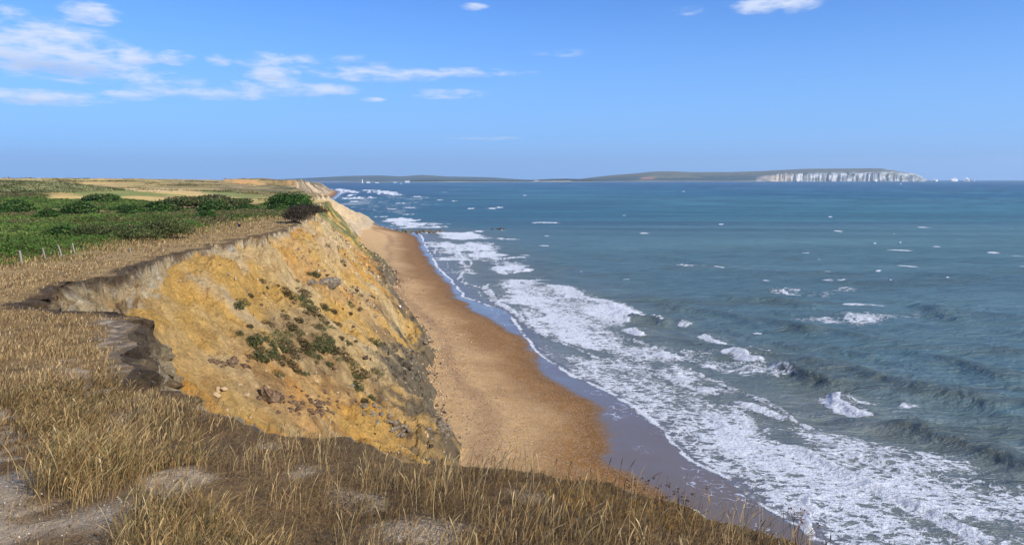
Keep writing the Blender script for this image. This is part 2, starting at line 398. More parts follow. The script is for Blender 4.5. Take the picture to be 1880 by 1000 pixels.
BUSHP = [gpoly([(-160, 480), (0, 482), (90, 466), (190, 448), (300, 430), (420, 408), (520, 398), (556, 394), (590, 372), (565, 362), (500, 362), (470, 368), (400, 372), (330, 384), (300, 372), (250, 362),
         (180, 363), (100, 364), (40, 360), (-160, 352)])]
bush = sstep(-3, 3, sdpoly(x, y, BUSHP[0]) + 5 * n1 + 2 * n2)
HOLES = [gpoly([(90, 381), (200, 383), (205, 389), (150, 389), (85, 386)]), gpoly([(150, 410), (240, 408), (330, 404), (330, 409), (190, 416), (110, 418)]), gpoly([(300, 384), (400, 378), (440, 370), (340, 374)])]
for Ph in HOLES: bush = bush * (1 - sstep(-1.5, 1.5, sdpoly(x, y, Ph) + 2 * n1 + n2))
col = mixc(col, bracken, bush * .9)
# bare soil near the lip and worn patches near the camera
def near_poly(pts): return gpoly(pts)
BARE = [near_poly([(-60, 740), (0, 735), (40, 790), (60, 850), (120, 890), (150, 950), (190, 1010), (150, 1100), (-200, 1100)]),
        near_poly([(130, 660), (165, 680), (200, 740), (250, 790), (270, 830), (230, 815), (180, 760), (145, 710)]),
        near_poly([(270, 868), (330, 858), (380, 875), (370, 905), (310, 935), (262, 905)]),
        near_poly([(445, 795), (500, 800), (520, 840), (470, 830)]), near_poly([(405, 745), (470, 755), (450, 790), (430, 780)]),
        near_poly([(515, 850), (590, 852), (610, 870), (540, 880)]), near_poly([(600, 885), (720, 900), (700, 925), (610, 900)]),
        near_poly([(760, 950), (830, 975), (800, 1010), (700, 1000), (690, 960)]), near_poly([(930, 905), (1000, 915), (1040, 930), (960, 930)]),
        near_poly([(185, 585), (245, 590), (238, 640), (215, 700), (200, 660), (195, 620)])]
def bare_at(x, y):
    b = np.zeros(x.shape); r_ = np.hypot(x, y); m_ = r_ < 60
    if m_.any():
        xs, ys = x[m_], y[m_]; bb = np.zeros(xs.shape); nn = fbm(xs * 1.6, ys * 1.6, 4, 71)
        for P in BARE:
            s = .12 if P[:, 1].max() < 9 else .35
            bb = np.maximum(bb, sstep(-s, s, sdpoly(xs, ys, P) - .3 * s + nn * s * 2.4))
        b[m_] = bb
    return b
bare = bare_at(x, y)
col = mixc(col, grey, bare * .9); col = mixc(col, srgb(172, 146, 100), sstep(32, 50, r) * (1 - sstep(170, 260, r)) * .6 * (.6 + .4 * sstep(-.3, .3, n1)))
col = mixc(col, grey * .7, bare * sstep(0, .5, n3) * .6); col = mixc(col, srgb(190, 176, 150), bare * sstep(.1, .5, n2) * .5)
tipm = np.zeros(x.shape); m_ = r < 60; tipm[m_] = sstep(-.6, .3, sdpoly(x[m_], y[m_], BARE[9]) + .5 * n2[m_])
col = mixc(col, srgb(104, 88, 68), tipm * sstep(-.5, .2, n3) * .85)
lip = (1 - sstep(.05, .1 + .015 * np.clip(r, 8, 60), de + .35 * n3 + .3 * n2)) * sstep(10, 22, r) * (.25 + .75 * sstep(30, 38, r))
col = mixc(col, dksoil, lip * .85)
near_g = (1 - sstep(9, 16, r)) * (1 - bare)
col = mixc(col, srgb(108, 86, 60), near_g * .6)
slopey = sstep(-1, 1, (y - 897)) * sstep(-1, 1, 930 - y) * sstep(-350, -336, x) * (1 - sstep(-262, -240, x))
col = mixc(col, srgb(206, 156, 96), slopey * sstep(-.35, .1, fbm(x * .12, z * .5, 4, 68)) * .85)
ctop = col

# --- cliff colours
sf = st
c1 = fbm(st * .06, tt * 2.2, 4, 81); c2 = fbm(x * .16, y * .16, 4, 82); c3 = fbm(st * .5, tt * 5, 4, 83); c4 = fbm(x * 1.2, y * 1.2, 4, 84)
ora = srgb(228, 180, 98); cream = srgb(228, 198, 142); deep = srgb(222, 152, 62); clay = srgb(116, 106, 88); chalk = srgb(218, 194, 150)
col = np.tile(ora, (len(x), 1))
col = mixc(col, cream, sstep(-.15, .35, c1 + .5 * c2) * .85)
col = mixc(col, deep, sstep(.1, .45, fbm(st * .045 + 9, tt * 1.6, 4, 85) + .35 * c3) * .75)
col = mixc(col, cream, sstep(.05, .4, c3) * .45)
col = mixc(col, srgb(176, 136, 84), sstep(.2, .55, fbm(x * .5, y * .5, 4, 94) + .3 * c4) * .5)
col = mixc(col, srgb(230, 210, 170), sstep(.15, .4, fbm(st * .25, tt * 3.5, 4, 95)) * .5)
nearcl = 1 - sstep(200, 260, r)
col = mixc(col, srgb(220, 142, 46), np.exp(-(np.hypot(x + 20, y - 38) / 11) ** 2) * sstep(-.5, .1, c2 + .4 * c3) * .85)
claym = sstep(-.12, .18, (tt - .76) * 1.25 + .42 * c1 + .34 * c3 + .2 * c4) * sstep(.42, .68, tt)
band = sstep(.2, .5, fbm(st * .10, tt * 1.2 - st * .004, 4, 86)) * sstep(.5, .66, tt) * .8
col = mixc(col, clay, np.maximum(claym * .88, band * .7))
col = mixc(col, clay * .55, claym * sstep(.1, .5, c4) * .7)
# rubble zone half way down near the camera: brown soil clods
rz = np.exp(-((st - pdist(np.array([unp(640, 760, 9)[0]]), np.array([unp(640, 760, 9)[1]]), T)[2][0]) / 13) ** 2) * sstep(.2, .4, tt) * (1 - sstep(.75, .9, tt))
col = mixc(col, srgb(150, 116, 76), rz * sstep(-.1, .35, c2 + .6 * c4) * .7)
# top wall: dark soil over pale gravel
rel = do / (.46 * sc)
wallz = 1 - sstep(1.0, 1.5, rel + .3 * c4)
pale = mixc(np.tile(chalk, (len(x), 1)), srgb(184, 148, 96), sstep(-.1, .5, fbm(x * .4 + z * .5, y * .4 + z * 1.2, 4, 87)))
pale = mixc(pale, srgb(204, 158, 92), sstep(.0, .4, fbm(x * .5 + z * .8, y * .6 - z * .5, 3, 96)) * sstep(.8, 2.2, hrad(x, y) - z) * .7)
pale = mixc(pale, srgb(126, 104, 80), sstep(.05, .4, fbm(x * 1.7 + z * 1.3, y * 1.1 - z * 2.6, 4, 88)) * .85)
pale = mixc(pale, srgb(232, 222, 196), sstep(.2, .45, fbm(x * 2.7 + z * 2.3, y * 3 - z * 2.6, 4, 90)) * .7)
hdep = (hrad(x, y) - z) + 1.2 * (1 - sstep(9, 15, r))
pale = mixc(pale, dksoil * 1.9, (1 - sstep(.25, .8, hdep / np.clip(sc / 2.2, .4, 1.4) + .5 * c4 + .2 * c2)) * .85)
col = col + (pale - col) * wallz[:, None]
# grassy re-entrant beyond the brow, pale second cliff after it
gre = sstep(205, 225, y + 18 * c1) * (1 - sstep(300, 350, y + 30 * c1)) * (1 - claym * .5)
col = mixc(col, srgb(118, 124, 72), gre * sstep(-.45, -.05, c2 + .5 * c3) * .9)
col = mixc(col, srgb(232, 206, 164), sstep(345, 375, y) * .7)
col = mixc(col, srgb(128, 112, 84), sstep(560, 700, y) * sstep(-.35, .2, c2 + c3 * .4) * .9)
col = mixc(col, srgb(98, 92, 70), sstep(560, 700, y) * sstep(.0, .4, fbm(x * .02, y * .02, 4, 89)) * .7)
cface = col

# --- beach colours
b1 = fbm(x * .05, y * .05, 4, 91); b2 = fbm(x * .5, y * .5, 4, 92)
shing = srgb(192, 154, 102); sandc = srgb(208, 156, 88); damp = srgb(138, 96, 46); wetc = srgb(112, 98, 78)
bt = np.clip(wetd, 0, 60)
col = np.tile(shing, (len(x), 1))
col = mixc(col, srgb(214, 172, 116), sstep(250, 400, y) * .9)
col = mixc(col, damp, (1 - sstep(4.0, 15.0, wetd + 6.0 * b1 + 1.5 * b2)) * .94)
col = mixc(col, damp * .72, (1 - sstep(.5, 3.0, wetd + 1.8 * b2)) * .6)
col = mixc(col, srgb(140, 104, 70), np.exp(-((wetd - 13 - 3 * b1) / 1.4) ** 2) * .5)
wetm = 1 - sstep(-1.6, .8, wetd + .8 * b2)
col = mixc(col, wetc, wetm * .9)
lace = np.clip(sstep(-5.5, -3.5, dw * -1) * wetm * sstep(.0, .35, fbm(x * .2, y * .2, 3, 93)), 0, 1)
cbeach = col

# the top wall is broken into ledges, cracks and overhangs
nr_, na_ = len(rs), len(azs); DE = de.reshape(nr_, na_)
gr = np.gradient(DE, rs, axis=0); ga = np.gradient(DE, azs, axis=1) / np.maximum(rs[:, None], .05)
A_ = np.broadcast_to(azs[None, :], DE.shape); gx = -(gr * np.sin(A_) + ga * np.cos(A_)).ravel(); gy = -(gr * np.cos(A_) - ga * np.sin(A_)).ravel()
gl_ = np.hypot(gx, gy) + 1e-6; gx /= gl_; gy /= gl_
wm = sstep(0, .12, do / (.46 * sc)) * (1 - sstep(1.2, 2.0, do / (.46 * sc))) * (de < 0) * np.clip((r - 24) / 8, 0, 1) * (1 - sstep(150, 220, r))
amt = wm * sc / 3 * (fbm(se * .55 + z * .25, z * 1.1 + se * .1, 4, 28) * 1.1 + np.abs(fbm(se * 1.6, z * 2.2, 3, 29)) * .9 - .2)
wm2 = sstep(0, .1, do / (.46 * sc)) * (1 - sstep(1.4, 2.4, do / (.46 * sc))) * (de < 0) * sstep(7, 12, r) * (1 - sstep(26, 34, r))
amt = amt + wm2 * (fbm(x * 2.2 + z * 1.5, y * 2.2 + z * 2.6, 5, 30) * .42 + ridged(x * 5 + z * 3, z * 6 + y * 3, 3, 48) * .06)
x = x + gx * amt; y = y + gy * amt
V = np.stack([x, y, z], 1)
fde = de[F].mean(1); fdt = dt[F].mean(1); fz = z[F].max(1); fdw = dw[F].mean(1)
is_top = fde > 0; is_face = ~is_top & (fdt > 0); is_beach = ~is_top & ~is_face & (fdw > -30)
for nm, mk, cc, M in (('clifftop', is_top, ctop, M_top), ('cliff', is_face, cface, M_face), ('beach', is_beach, cbeach, M_beach)):
    v_, f_, a_ = sub_mesh(V, F, mk, {'soil': np.clip(cc, .005, 1), 'wet': wetm, 'lace': lace})
    o = np_mesh(nm, v_, f_, M, a_); tag(o, kind='structure')


# ------------------------------------------------------------------ the sea
def wl(pts): return np.array([unp(*p) for p in pts])
M_sea, t_, p_ = mat('sea_water')
P_ = pos(t_)
fo = t_.attr('foam'); so = t_.attr('solid')
wr = t_.new('ShaderNodeTexNoise'); t_.set(wr.inputs['Vector'], P_); wr.inputs['Scale'].default_value = .55; wr.inputs['Detail'].default_value = 4
pw = t_.vmath('ADD', t_.vmath('MULTIPLY', P_, (.62, 1.0, 0.0)), t_.vmath('SCALE', wr.outputs[1], scale=2.4))
e1 = t_.voro(pw, .85, 'DISTANCE_TO_EDGE'); e2 = t_.voro(pw, 2.3, 'DISTANCE_TO_EDGE')
nn = t_.noise(t_.vmath('MULTIPLY', P_, (.6, 1.0, 0.0)), 1.5, 7, .66, .8)
pat = t_.math('ADD', t_.math('MULTIPLY', e1, .9), t_.math('ADD', t_.math('MULTIPLY', e2, .55), t_.math('MULTIPLY', t_.math('SUBTRACT', nn, .42), 1.35)))
thr = t_.ramp(fo, 0, 1, -.30, .64, False)
fm = t_.ramp(t_.math('SUBTRACT', thr, pat), -.09, .13)
fm = t_.math('MULTIPLY', fm, t_.ramp(fo, .01, .12))
fm = t_.math('MAXIMUM', fm, t_.ramp(t_.math('ADD', so, t_.math('MULTIPLY', t_.math('SUBTRACT', nn, .5), 1.6)), .36, .66))
nb = t_.noise(t_.vmath('MULTIPLY', P_, (.5, 1.0, 1.0)), 2.2, 5, .65, .4); nc = t_.noise(P_, 9, 3, .6)
nd = t_.noise(t_.vmath('MULTIPLY', P_, (.28, 1.0, 1.0)), .62, 4, .6, .5)
hb = t_.math('ADD', t_.math('ADD', nb, t_.math('MULTIPLY', nd, 2.6)), t_.math('MULTIPLY', nc, .22))
foamh = t_.math('ADD', t_.math('MULTIPLY', t_.noise(P_, 7, 5, .75), .4), t_.math('MULTIPLY', t_.noise(P_, 2.2, 4, .7), .6))
bn = t_.new('ShaderNodeBump'); t_.set(bn.inputs['Height'], t_.math('ADD', t_.math('MULTIPLY', hb, t_.ramp(t_.attr('calm'), 0, 1, 1.4, .15, False)), t_.math('MULTIPLY', t_.math('MULTIPLY', fm, foamh), 1.6))); bn.inputs['Strength'].default_value = .85; bn.inputs['Distance'].default_value = .36
cb = t_.vmath('SCALE', t_.attr('soil', 0), scale=t_.ramp(t_.noise(t_.vmath('MULTIPLY', P_, (.25, 1.0, 1.0)), .35, 5, .6), .3, .7, .82, 1.18, False))
fcol = t_.mix(t_.ramp(foamh, .36, .6), rgb(.56, .60, .62), rgb(.93, .93, .91))  # crevice shade painted into the foam: darker bluish grey in its hollows
t_.set(p_.inputs['Base Color'], t_.mix(fm, cb, fcol))
t_.set(p_.inputs['Roughness'], t_.ramp(fm, 0, 1, .24, .8, False)); p_.inputs['IOR'].default_value = 1.33
t_.set(p_.inputs['Specular IOR Level'], t_.ramp(fm, 0, 1, .30, .1, False))
t_.set(p_.inputs['Normal'], bn.outputs[0])
# open water: body colour under a rough wind-roughened reflection that never reaches a mirror's strength
p_.inputs['Specular IOR Level'].default_value = 0
for l_ in list(p_.inputs['Specular IOR Level'].links): t_.l.remove(l_)
gl = t_.new('ShaderNodeBsdfGlossy'); gl.inputs['Roughness'].default_value = .22; gl.inputs['Color'].default_value = (.95, .97, 1, 1); t_.set(gl.inputs['Normal'], bn.outputs[0])
fr = t_.new('ShaderNodeFresnel'); fr.inputs['IOR'].default_value = 1.33; t_.set(fr.inputs['Normal'], bn.outputs[0])
ff = t_.math('MULTIPLY', t_.math('MINIMUM', fr.outputs[0], .27), t_.ramp(fm, 0, 1, 1, .08, False))
mx = t_.new('ShaderNodeMixShader'); t_.set(mx.inputs[0], ff); t_.l.new(p_.outputs[0], mx.inputs[1]); t_.l.new(gl.outputs[0], mx.inputs[2]); t_.l.new(mx.outputs[0], t_.n['Material Output'].inputs[0])

azs = np.concatenate([np.linspace(R(-180), R(-20), 30)[:-1], np.linspace(R(-20), R(36), 1000), np.linspace(R(36), R(180), 40)[1:]])
vv = 30.0 / np.linspace(30 / 24.0, 30 / 16000.0, 880) ; rs = np.concatenate([vv])
# finer rows for the middle distance and far, so distant chop is still geometry
x, y, F = polar(azs, rs); r = np.hypot(x, y)
dw, sw = signed(x + fbm(x * .15, y * .15, 3, 19) * .9, y, W, Wpoly); off = -dw
keepv = off > -14
foam = np.zeros(x.shape); solid = np.zeros(x.shape); h = np.zeros(x.shape); calm = np.zeros(x.shape)
fadeb = sstep(0, 14, off)
# swell running in along the shore, and wind chop
wxp = x + fbm(x * .03, y * .03, 3, 101) * 9; wyp = y + fbm(x * .03, y * .03, 3, 102) * 9
dr_ = np.maximum(r * r * 4.7e-5, .02)
def att(lam): return 1 - sstep(.30, .75, dr_ / lam)
def wave(lam, ang, amp, ph, sharp=1.6):
    amp = amp * att(lam * .8)
    k = 2 * math.pi / lam; q = np.sin((wxp * math.cos(ang) + wyp * math.sin(ang)) * k + ph)
    return amp * ((((q + 1) / 2) ** sharp) * 2 - 1)
grp = .6 + .7 * fbm(x * .018, y * .018, 3, 103)
h += wave(17, R(52), .36, 0, 2.4) * grp + wave(9.5, R(66), .20, 1, 2) * (.7 + .5 * fbm(x * .05, y * .05, 2, 104)) + wave(5.6, R(38), .10, 2) + wave(31, R(60), .18, .5)
h += fbm(x * .20 + y * .05, y * .55, 3, 105) * .36 * att(1.8) + ridged(x * .12 + y * .06, y * .42, 3, 106) * .28 * att(2.4) + fbm(x * .7, y * 1.5, 2, 109) * .10 * att(.7)
h += (ridged(x * .022 + y * .008, y * .07, 2, 107) * .35 + fbm(x * .05, y * .16, 2, 108) * .3) * (att(7) * sstep(120, 300, r))
h += (ridged(x * .006 + y * .002, y * .02, 2, 110) * .5) * (att(25) * sstep(500, 900, r))
h *= lerp(.10, 1.0, fadeb * sstep(0, 45, off)) * np.interp(r, [0, 300, 1500, 6000], [1, 1.2, 1.4, 1.4])
# foam zones, each drawn as an area on the water with a density
zn = fbm(x * .07, y * .07, 4, 111); zn2 = fbm(x * .35, y * .35, 4, 112)
band_ = fbm(off * .30 + zn * 2.5, sw * .035, 3, 114)
ZONES = [
 ([(893, 514), (960, 512), (1010, 522), (1070, 540), (1130, 556), (1165, 600), (1205, 640), (1240, 665), (1180, 668), (1080, 650), (1010, 622), (965, 612), (955, 585), (925, 560), (900, 535)], .80),
 ([(955, 612), (1060, 640), (1180, 660), (1225, 690), (1290, 725), (1380, 770), (1450, 815), (1560, 880), (1680, 950), (1760, 1010), (1490, 1010), (1470, 970), (1400, 930), (1340, 887), (1270, 845), (1215, 797), (1120, 722), (1010, 665)], .69),
 ([(1330, 690), (1400, 705), (1430, 725), (1420, 760), (1380, 765), (1330, 740), (1280, 700)], .30),
 ([(1400, 775), (1530, 783), (1640, 800), (1750, 835), (1880, 880), (2050, 960), (2100, 1100), (1750, 1100), (1700, 960), (1600, 890), (1480, 820)], .66),
 ([(1240, 640), (1330, 645), (1400, 668), (1410, 682), (1340, 680), (1270, 668)], .60),
 ([(1180, 628), (1240, 655), (1330, 700), (1300, 730), (1230, 700)], .66),
 ([(770, 436), (800, 432), (850, 455), (872, 480), (880, 505), (850, 500), (820, 470)], .72),
 ([(850, 440), (900, 447), (930, 470), (976, 490), (950, 503), (915, 500), (880, 475), (855, 458)], .88),
 ([(780, 424), (850, 426), (905, 432), (930, 438), (850, 440), (790, 437)], .85),
 ([(708, 402), (735, 400), (770, 406), (812, 412), (790, 419), (745, 419), (715, 412)], .93),
 ([(620, 346), (660, 352), (640, 356), (652, 362), (636, 366), (628, 356)], .8),
 ([(660, 348), (700, 349), (730, 353), (760, 357), (725, 358), (690, 354)], .8),
 ([(640, 372), (700, 368), (790, 372), (800, 380), (740, 390), (680, 392), (655, 382)], .40),
 ([(690, 352), (760, 356), (800, 366), (790, 372), (720, 366), (680, 360)], .42),
 ([(1428, 531), (1500, 528), (1550, 524), (1600, 530), (1590, 538), (1540, 546), (1480, 541)], .66),
 ([(1435, 584), (1500, 578), (1560, 570), (1640, 570), (1740, 574), (1760, 580), (1680, 588), (1560, 592), (1480, 590)], .62),
 ([(1570, 543), (1640, 545), (1620, 552), (1580, 550)], .36)]
for pts, dn in ZONES:
    P = wl(pts); c_ = P.mean(0); rad = max(np.hypot(*(P - c_).T)) + 25 + .02 * c_[1]
    m_ = np.nonzero((np.hypot(x - c_[0], y - c_[1]) < rad) & keepv)[0]
    if not len(m_): continue
    k = .9 + np.hypot(*c_) * .006
    s = sdpoly(x[m_], y[m_], P) + zn[m_] * 4.0 * k + zn2[m_] * 1.6 * k
    foam[m_] = np.maximum(foam[m_], sstep(-2.6 * k, 2.2 * k, s) * dn * (1.0 + .42 * zn[m_] + .25 * zn2[m_] + .42 * band_[m_]))
# thin swash at the water's edge
lf = np.exp(-((off - .25) / (.42 + r * .0012)) ** 2)
solid = np.maximum(solid, lf * .80 * sstep(-.3, .2, zn2 + .3) * sstep(-6, 0, off + 3))
l2 = np.exp(-((off - 4.2 - 2.2 * zn - 1.0 * zn2) / .5) ** 2) * sstep(150, 175, y) * (1 - sstep(330, 420, y))
solid = np.maximum(solid, l2 * .55)
foam = np.maximum(foam, (1 - sstep(2, 10, off)) * sstep(.2, 1.5, off) * np.interp(y, [60, 110, 150, 260], [.72, .7, .25, .2]) * (1 + .3 * zn2))
foam = np.maximum(foam, (1 - sstep(40, 90, off)) * sstep(480, 560, y) * (1 - sstep(2200, 2700, y)) * sstep(.12, .45, fbm(x * .02, y * .006 + x * .004, 4, 113)) * .55)
# breakers: crest line (photo points on the water), height, reach, how white
BR = [([(655, 362), (700, 364)], .5, 9, .9), ([(692, 372), (765, 374)], .5, 7, .85), ([(668, 382), (742, 384)], .5, 6, .8), ([(700, 392), (782, 394)], .5, 5, .85), ([(745, 360), (792, 362)], .5, 9, .9), ([(640, 369), (682, 371)], .5, 8, .9),
      ([(664, 397), (722, 398)], .5, 4, .8), ([(735, 381), (800, 382)], .5, 6, .8), ([(640, 352), (668, 354), (700, 353)], .5, 12, .9), ([(770, 352), (830, 353)], .5, 12, .8),
      ([(800, 444), (838, 470), (852, 500), (890, 530), (930, 560), (955, 590)], .2, .9, .70), ([(985, 600), (1060, 640), (1140, 668), (1230, 715), (1310, 765), (1400, 820), (1500, 885), (1600, 950)], .3, .8, .62),
      ([(1000, 640), (1090, 680), (1180, 730), (1260, 790), (1340, 845), (1430, 905), (1500, 960)], .2, .6, .52), ([(1130, 600), (1210, 640), (1300, 690), (1400, 735), (1500, 790), (1620, 850), (1760, 920), (1900, 990)], .35, 1.0, .58),
      ([(1150, 584), (1190, 580), (1235, 592)], .4, .8, .75), ([(1345, 631), (1380, 640), (1440, 655)], .3, .7, .6), ([(1411, 668), (1450, 683), (1500, 700)], .1, .5, .5),
      ([(1005, 520), (1035, 530), (1070, 541), (1110, 551), (1128, 560), (1150, 584)], .95, 2.6, 1.0), ([(1120, 577), (1150, 583), (1172, 590)], .8, 1.9, 1.0), ([(1153, 600), (1172, 612), (1200, 620)], 1.0, 2.2, 1.0),
      ([(1234, 592), (1255, 592), (1280, 598)], 1.0, 2.0, 1.1), ([(1280, 611), (1300, 615), (1345, 631)], .95, 1.7, 1.1), ([(1342, 640), (1362, 650), (1385, 660), (1411, 668)], 1.3, 2.0, 1.1),
      ([(1411, 668), (1450, 682), (1500, 700), (1533, 715)], 1.9, 1.9, 0.0), ([(1533, 717), (1545, 738), (1575, 757), (1622, 772)], 1.5, 2.2, 1.15), ([(1540, 722), (1580, 733), (1640, 741), (1690, 735)], .5, 1.1, .75),
      ([(1622, 772), (1700, 796), (1780, 822), (1880, 858), (1980, 890)], 1.7, 2.2, 0.0), ([(1150, 584), (1200, 587), (1235, 594)], 1.1, 1.7, 0.0),
      ([(1214, 672), (1240, 695), (1290, 715), (1340, 733)], .6, 1.6, .8), ([(1340, 733), (1385, 745), (1420, 757), (1455, 775)], .75, 1.5, .95),
      ([(1440, 812), (1500, 840), (1560, 868), (1640, 905), (1720, 943), (1800, 985), (1880, 1030)], .75, 1.5, .95), ([(1488, 900), (1490, 935), (1488, 970), (1495, 1005)], .45, .75, .85),
      ([(895, 515), (908, 540), (935, 565), (958, 580), (966, 605)], .45, 1.2, .85), ([(958, 590), (1000, 612), (1060, 628), (1110, 634)], .3, .9, .62), ([(1190, 634), (1215, 650), (1250, 660)], .4, 1, .7),
      ([(850, 430), (880, 424), (930, 422)], .8, 3, 1.1), ([(868, 465), (915, 474), (985, 472)], .6, 2, .85), ([(905, 492), (930, 500), (972, 491)], .6, 2.2, 1.0), ([(852, 446), (880, 460), (905, 470)], .5, 2, .9),
      ([(820, 440), (850, 470), (862, 495), (885, 508)], .35, 1.4, .8), ([(780, 440), (800, 462), (825, 470)], .25, 1.1, .7),
      ([(845, 382), (880, 384), (915, 380)], .9, 5, 1.1), ([(957, 407), (990, 409), (1048, 407)], .9, 3.5, 1.1), ([(1232, 485), (1262, 490), (1342, 491)], .8, 1.6, 1.1), ([(986, 431), (1015, 433)], .6, 2.5, .95),
      ([(1428, 531), (1450, 537), (1475, 538)], .5, 1.0, .9), ([(1537, 513), (1560, 517)], .8, 1.2, 1.05), ([(712, 404), (740, 414), (800, 412)], .6, 4, 1.0), ([(800, 366), (850, 370)], .5, 7, .7), ([(690, 351), (740, 354)], .6, 12, 1.0), ([(622, 347), (650, 352)], .6, 14, 1.0),
      ([(1660, 560), (1720, 575), (1790, 590)], 1.4, 2.2, 0.0), ([(1650, 640), (1740, 660), (1830, 690), (1900, 700)], 1.3, 2.4, 0.0), ([(1160, 470), (1260, 478), (1380, 492)], 1.1, 3, 0.0), ([(1300, 545), (1420, 552), (1520, 565)], 1.1, 2.6, 0.0),
      ([(1180, 560), (1280, 572), (1400, 590), (1520, 620)], 1.1, 2.5, 0.0), ([(1440, 650), (1560, 680), (1700, 720), (1880, 760)], 1.2, 2.6, 0.0)]
rough = fbm(x * 1.4, y * 1.4, 4, 121); rough2 = fbm(x * .5, y * .5, 3, 122)
for pts, hh_, wd, wh in BR:
    P = jag(wl(pts), .05, 2, len(pts)); c_ = P.mean(0); rad = max(np.hypot(*(P - c_).T)) + wd * 8 + 6
    m_ = np.nonzero((np.hypot(x - c_[0], y - c_[1]) < rad) & keepv)[0]
    if not len(m_): continue
    d, sd, s = pdist(x[m_], y[m_], P); L = np.hypot(*np.diff(P, axis=0).T).sum()
    # crest lines run away from the near end on their left side towards the shore
    g = d * sd                      # sign: +left of travel = open sea for lines drawn from left to right
    endd = np.minimum(s, L - s); onseg = sstep(0, max(wd * 1.2, .16 * L), endd)
    w_ = wd * (1 + .35 * rough2[m_])
    prof = np.where(g > 0, np.exp(-(g / (w_ * 1.5)) ** 2), np.exp(-(g / (w_ * .62)) ** 2)) - .16 * np.exp(-((g + w_ * 1.9) / w_) ** 2)
    env_ = onseg * (1 + .2 * rough2[m_])
    h[m_] += hh_ * (.44 if wh > 0 else .58) * prof * env_
    if wh > 0:
        f = wh * np.where(g > -.15 * w_, np.exp(-((g + .15 * w_) / (w_ * .34)) ** 2), np.exp(-((g + .15 * w_) / (w_ * 1.15)) ** 4)) * onseg
        solid[m_] = np.maximum(solid[m_], f * (.84 + .55 * rough[m_] + .3 * rough2[m_]))
        foam[m_] = np.maximum(foam[m_], np.exp(-(g / (w_ * 2.6)) ** 2) * onseg * .5 * min(wh, 1))
        h[m_] += f * (rough[m_] * .13 + rough2[m_] * .10)
# scattered whitecaps in open water
nr, na = len(rs), len(azs)
g_ = np.random.default_rng(21); cnt = 0
while cnt < 330:
    u = g_.uniform(640, 2000); v = 336 + 300 * g_.random() ** 2.6
    cx, cy = unp(u, v); rr = math.hypot(cx, cy)
    o_ = signed(np.array([cx]), np.array([cy]), W, Wpoly)[0][0]
    if o_ > -30 or (v > 520 and g_.random() < .8): continue
    cnt += 1
    ln = g_.uniform(.8, 2.4) * (1 + rr / 900) * (2.2 if g_.random() < .12 else 1); wd = ln * g_.uniform(.10, .22) * (1 + rr / 700); ang = g_.normal(-.12, .16)
    da = (ln * 2.2 + wd) / rr; ia = np.searchsorted(azs, [math.atan2(cx, cy) - da, math.atan2(cx, cy) + da]); dr = wd * 5 + ln
    ir = np.searchsorted(rs, [rr - dr, rr + dr])
    ii = (np.arange(max(ir[0] - 1, 0), min(ir[1] + 1, nr))[:, None] * na + np.arange(max(ia[0] - 1, 0), min(ia[1] + 1, na))[None, :]).ravel()
    if not len(ii): continue
    dx = x[ii] - cx; dy = y[ii] - cy; a_ = dx * math.cos(ang) + dy * math.sin(ang); b_ = -dx * math.sin(ang) + dy * math.cos(ang) + .12 * a_ * a_ / ln
    q = np.exp(-(a_ / ln) ** 4) * np.exp(-(b_ / wd) ** 2)
    solid[ii] = np.maximum(solid[ii], q * g_.uniform(.72, 1.0)); h[ii] += q * .22
    foam[ii] = np.maximum(foam[ii], np.exp(-(a_ / (ln * 1.5)) ** 2 - ((b_ - wd) / (wd * 2.2)) ** 2) * .42)
# water colour: sand-stirred inshore, green banks and blue channels further out
c1 = fbm(x * .004, y * .012, 4, 131); c2 = fbm(x * .05, y * .09, 4, 132)
shallow = np.array((.175, .190, .155)); mid = np.array((.108, .176, .172)); teal = np.array((.046, .165, .172)); deepb = np.array((.010, .085, .135)); olive = np.array((.085, .095, .060)); grn = np.array((.110, .215, .185))
col = np.tile(mid, (len(x), 1))
col = mixc(col, shallow, 1 - sstep(6, 60, off + 10 * zn))
col = mixc(col, olive, sstep(.10, .55, h / .9) * (1 - sstep(90, 260, r)) * .6 + 0 * h)
col = mixc(col, grn, np.exp(-((y - 360 - 40 * c1) / 130) ** 2) * sstep(-60, 160, x) * .6)
col = mixc(col, teal, sstep(380, 700, y) * .8)
col = mixc(col, deepb, sstep(900, 1500, y) * sstep(-.45, .05, c1) * sstep(-200, 700, x) * .9)
col = mixc(col, deepb, sstep(1200, 2600, r + 400 * c1) * .65)
col = mixc(col, np.array((.030, .070, .120)), (1 - sstep(0, 500, x + .22 * y)) * sstep(350, 700, y) * .7)
col = mixc(col, np.array((.05, .15, .15)), sstep(.08, .3, fbm(x * .0016, y * .006, 4, 133)) * sstep(300, 600, y) * (1 - sstep(1500, 3000, y)) * .5)
lane = fbm(x * .006 + y * .003, y * .05, 4, 134) * sstep(30, 120, off)
col = col * (1 + .42 * lane)[:, None]
col = mixc(col, np.array((.105, .125, .085)), sstep(.15, .5, fbm(x * .03, y * .16, 4, 135)) * (1 - sstep(250, 420, r)) * sstep(10, 40, off) * .55)
calm = (1 - sstep(0, 14, off)) * (1 - np.clip(foam, 0, 1) * .5)
sandy = (1 - sstep(0, 5.5, off)) ; col = mixc(col, np.array((.17, .15, .15)), sandy * .75)
z = h + .015 + np.where(off < 0, -.25 * sstep(0, 3, -off), 0)
V = np.stack([x, y, z], 1); keep = keepv[F].all(1)
v_, f_, a_ = sub_mesh(V, F, keep, {'soil': np.clip(col, .002, 1), 'foam': np.clip(foam, 0, 1), 'solid': np.clip(solid, 0, 1), 'calm': calm})
tag(np_mesh('sea', v_, f_, M_sea, a_), kind='structure')

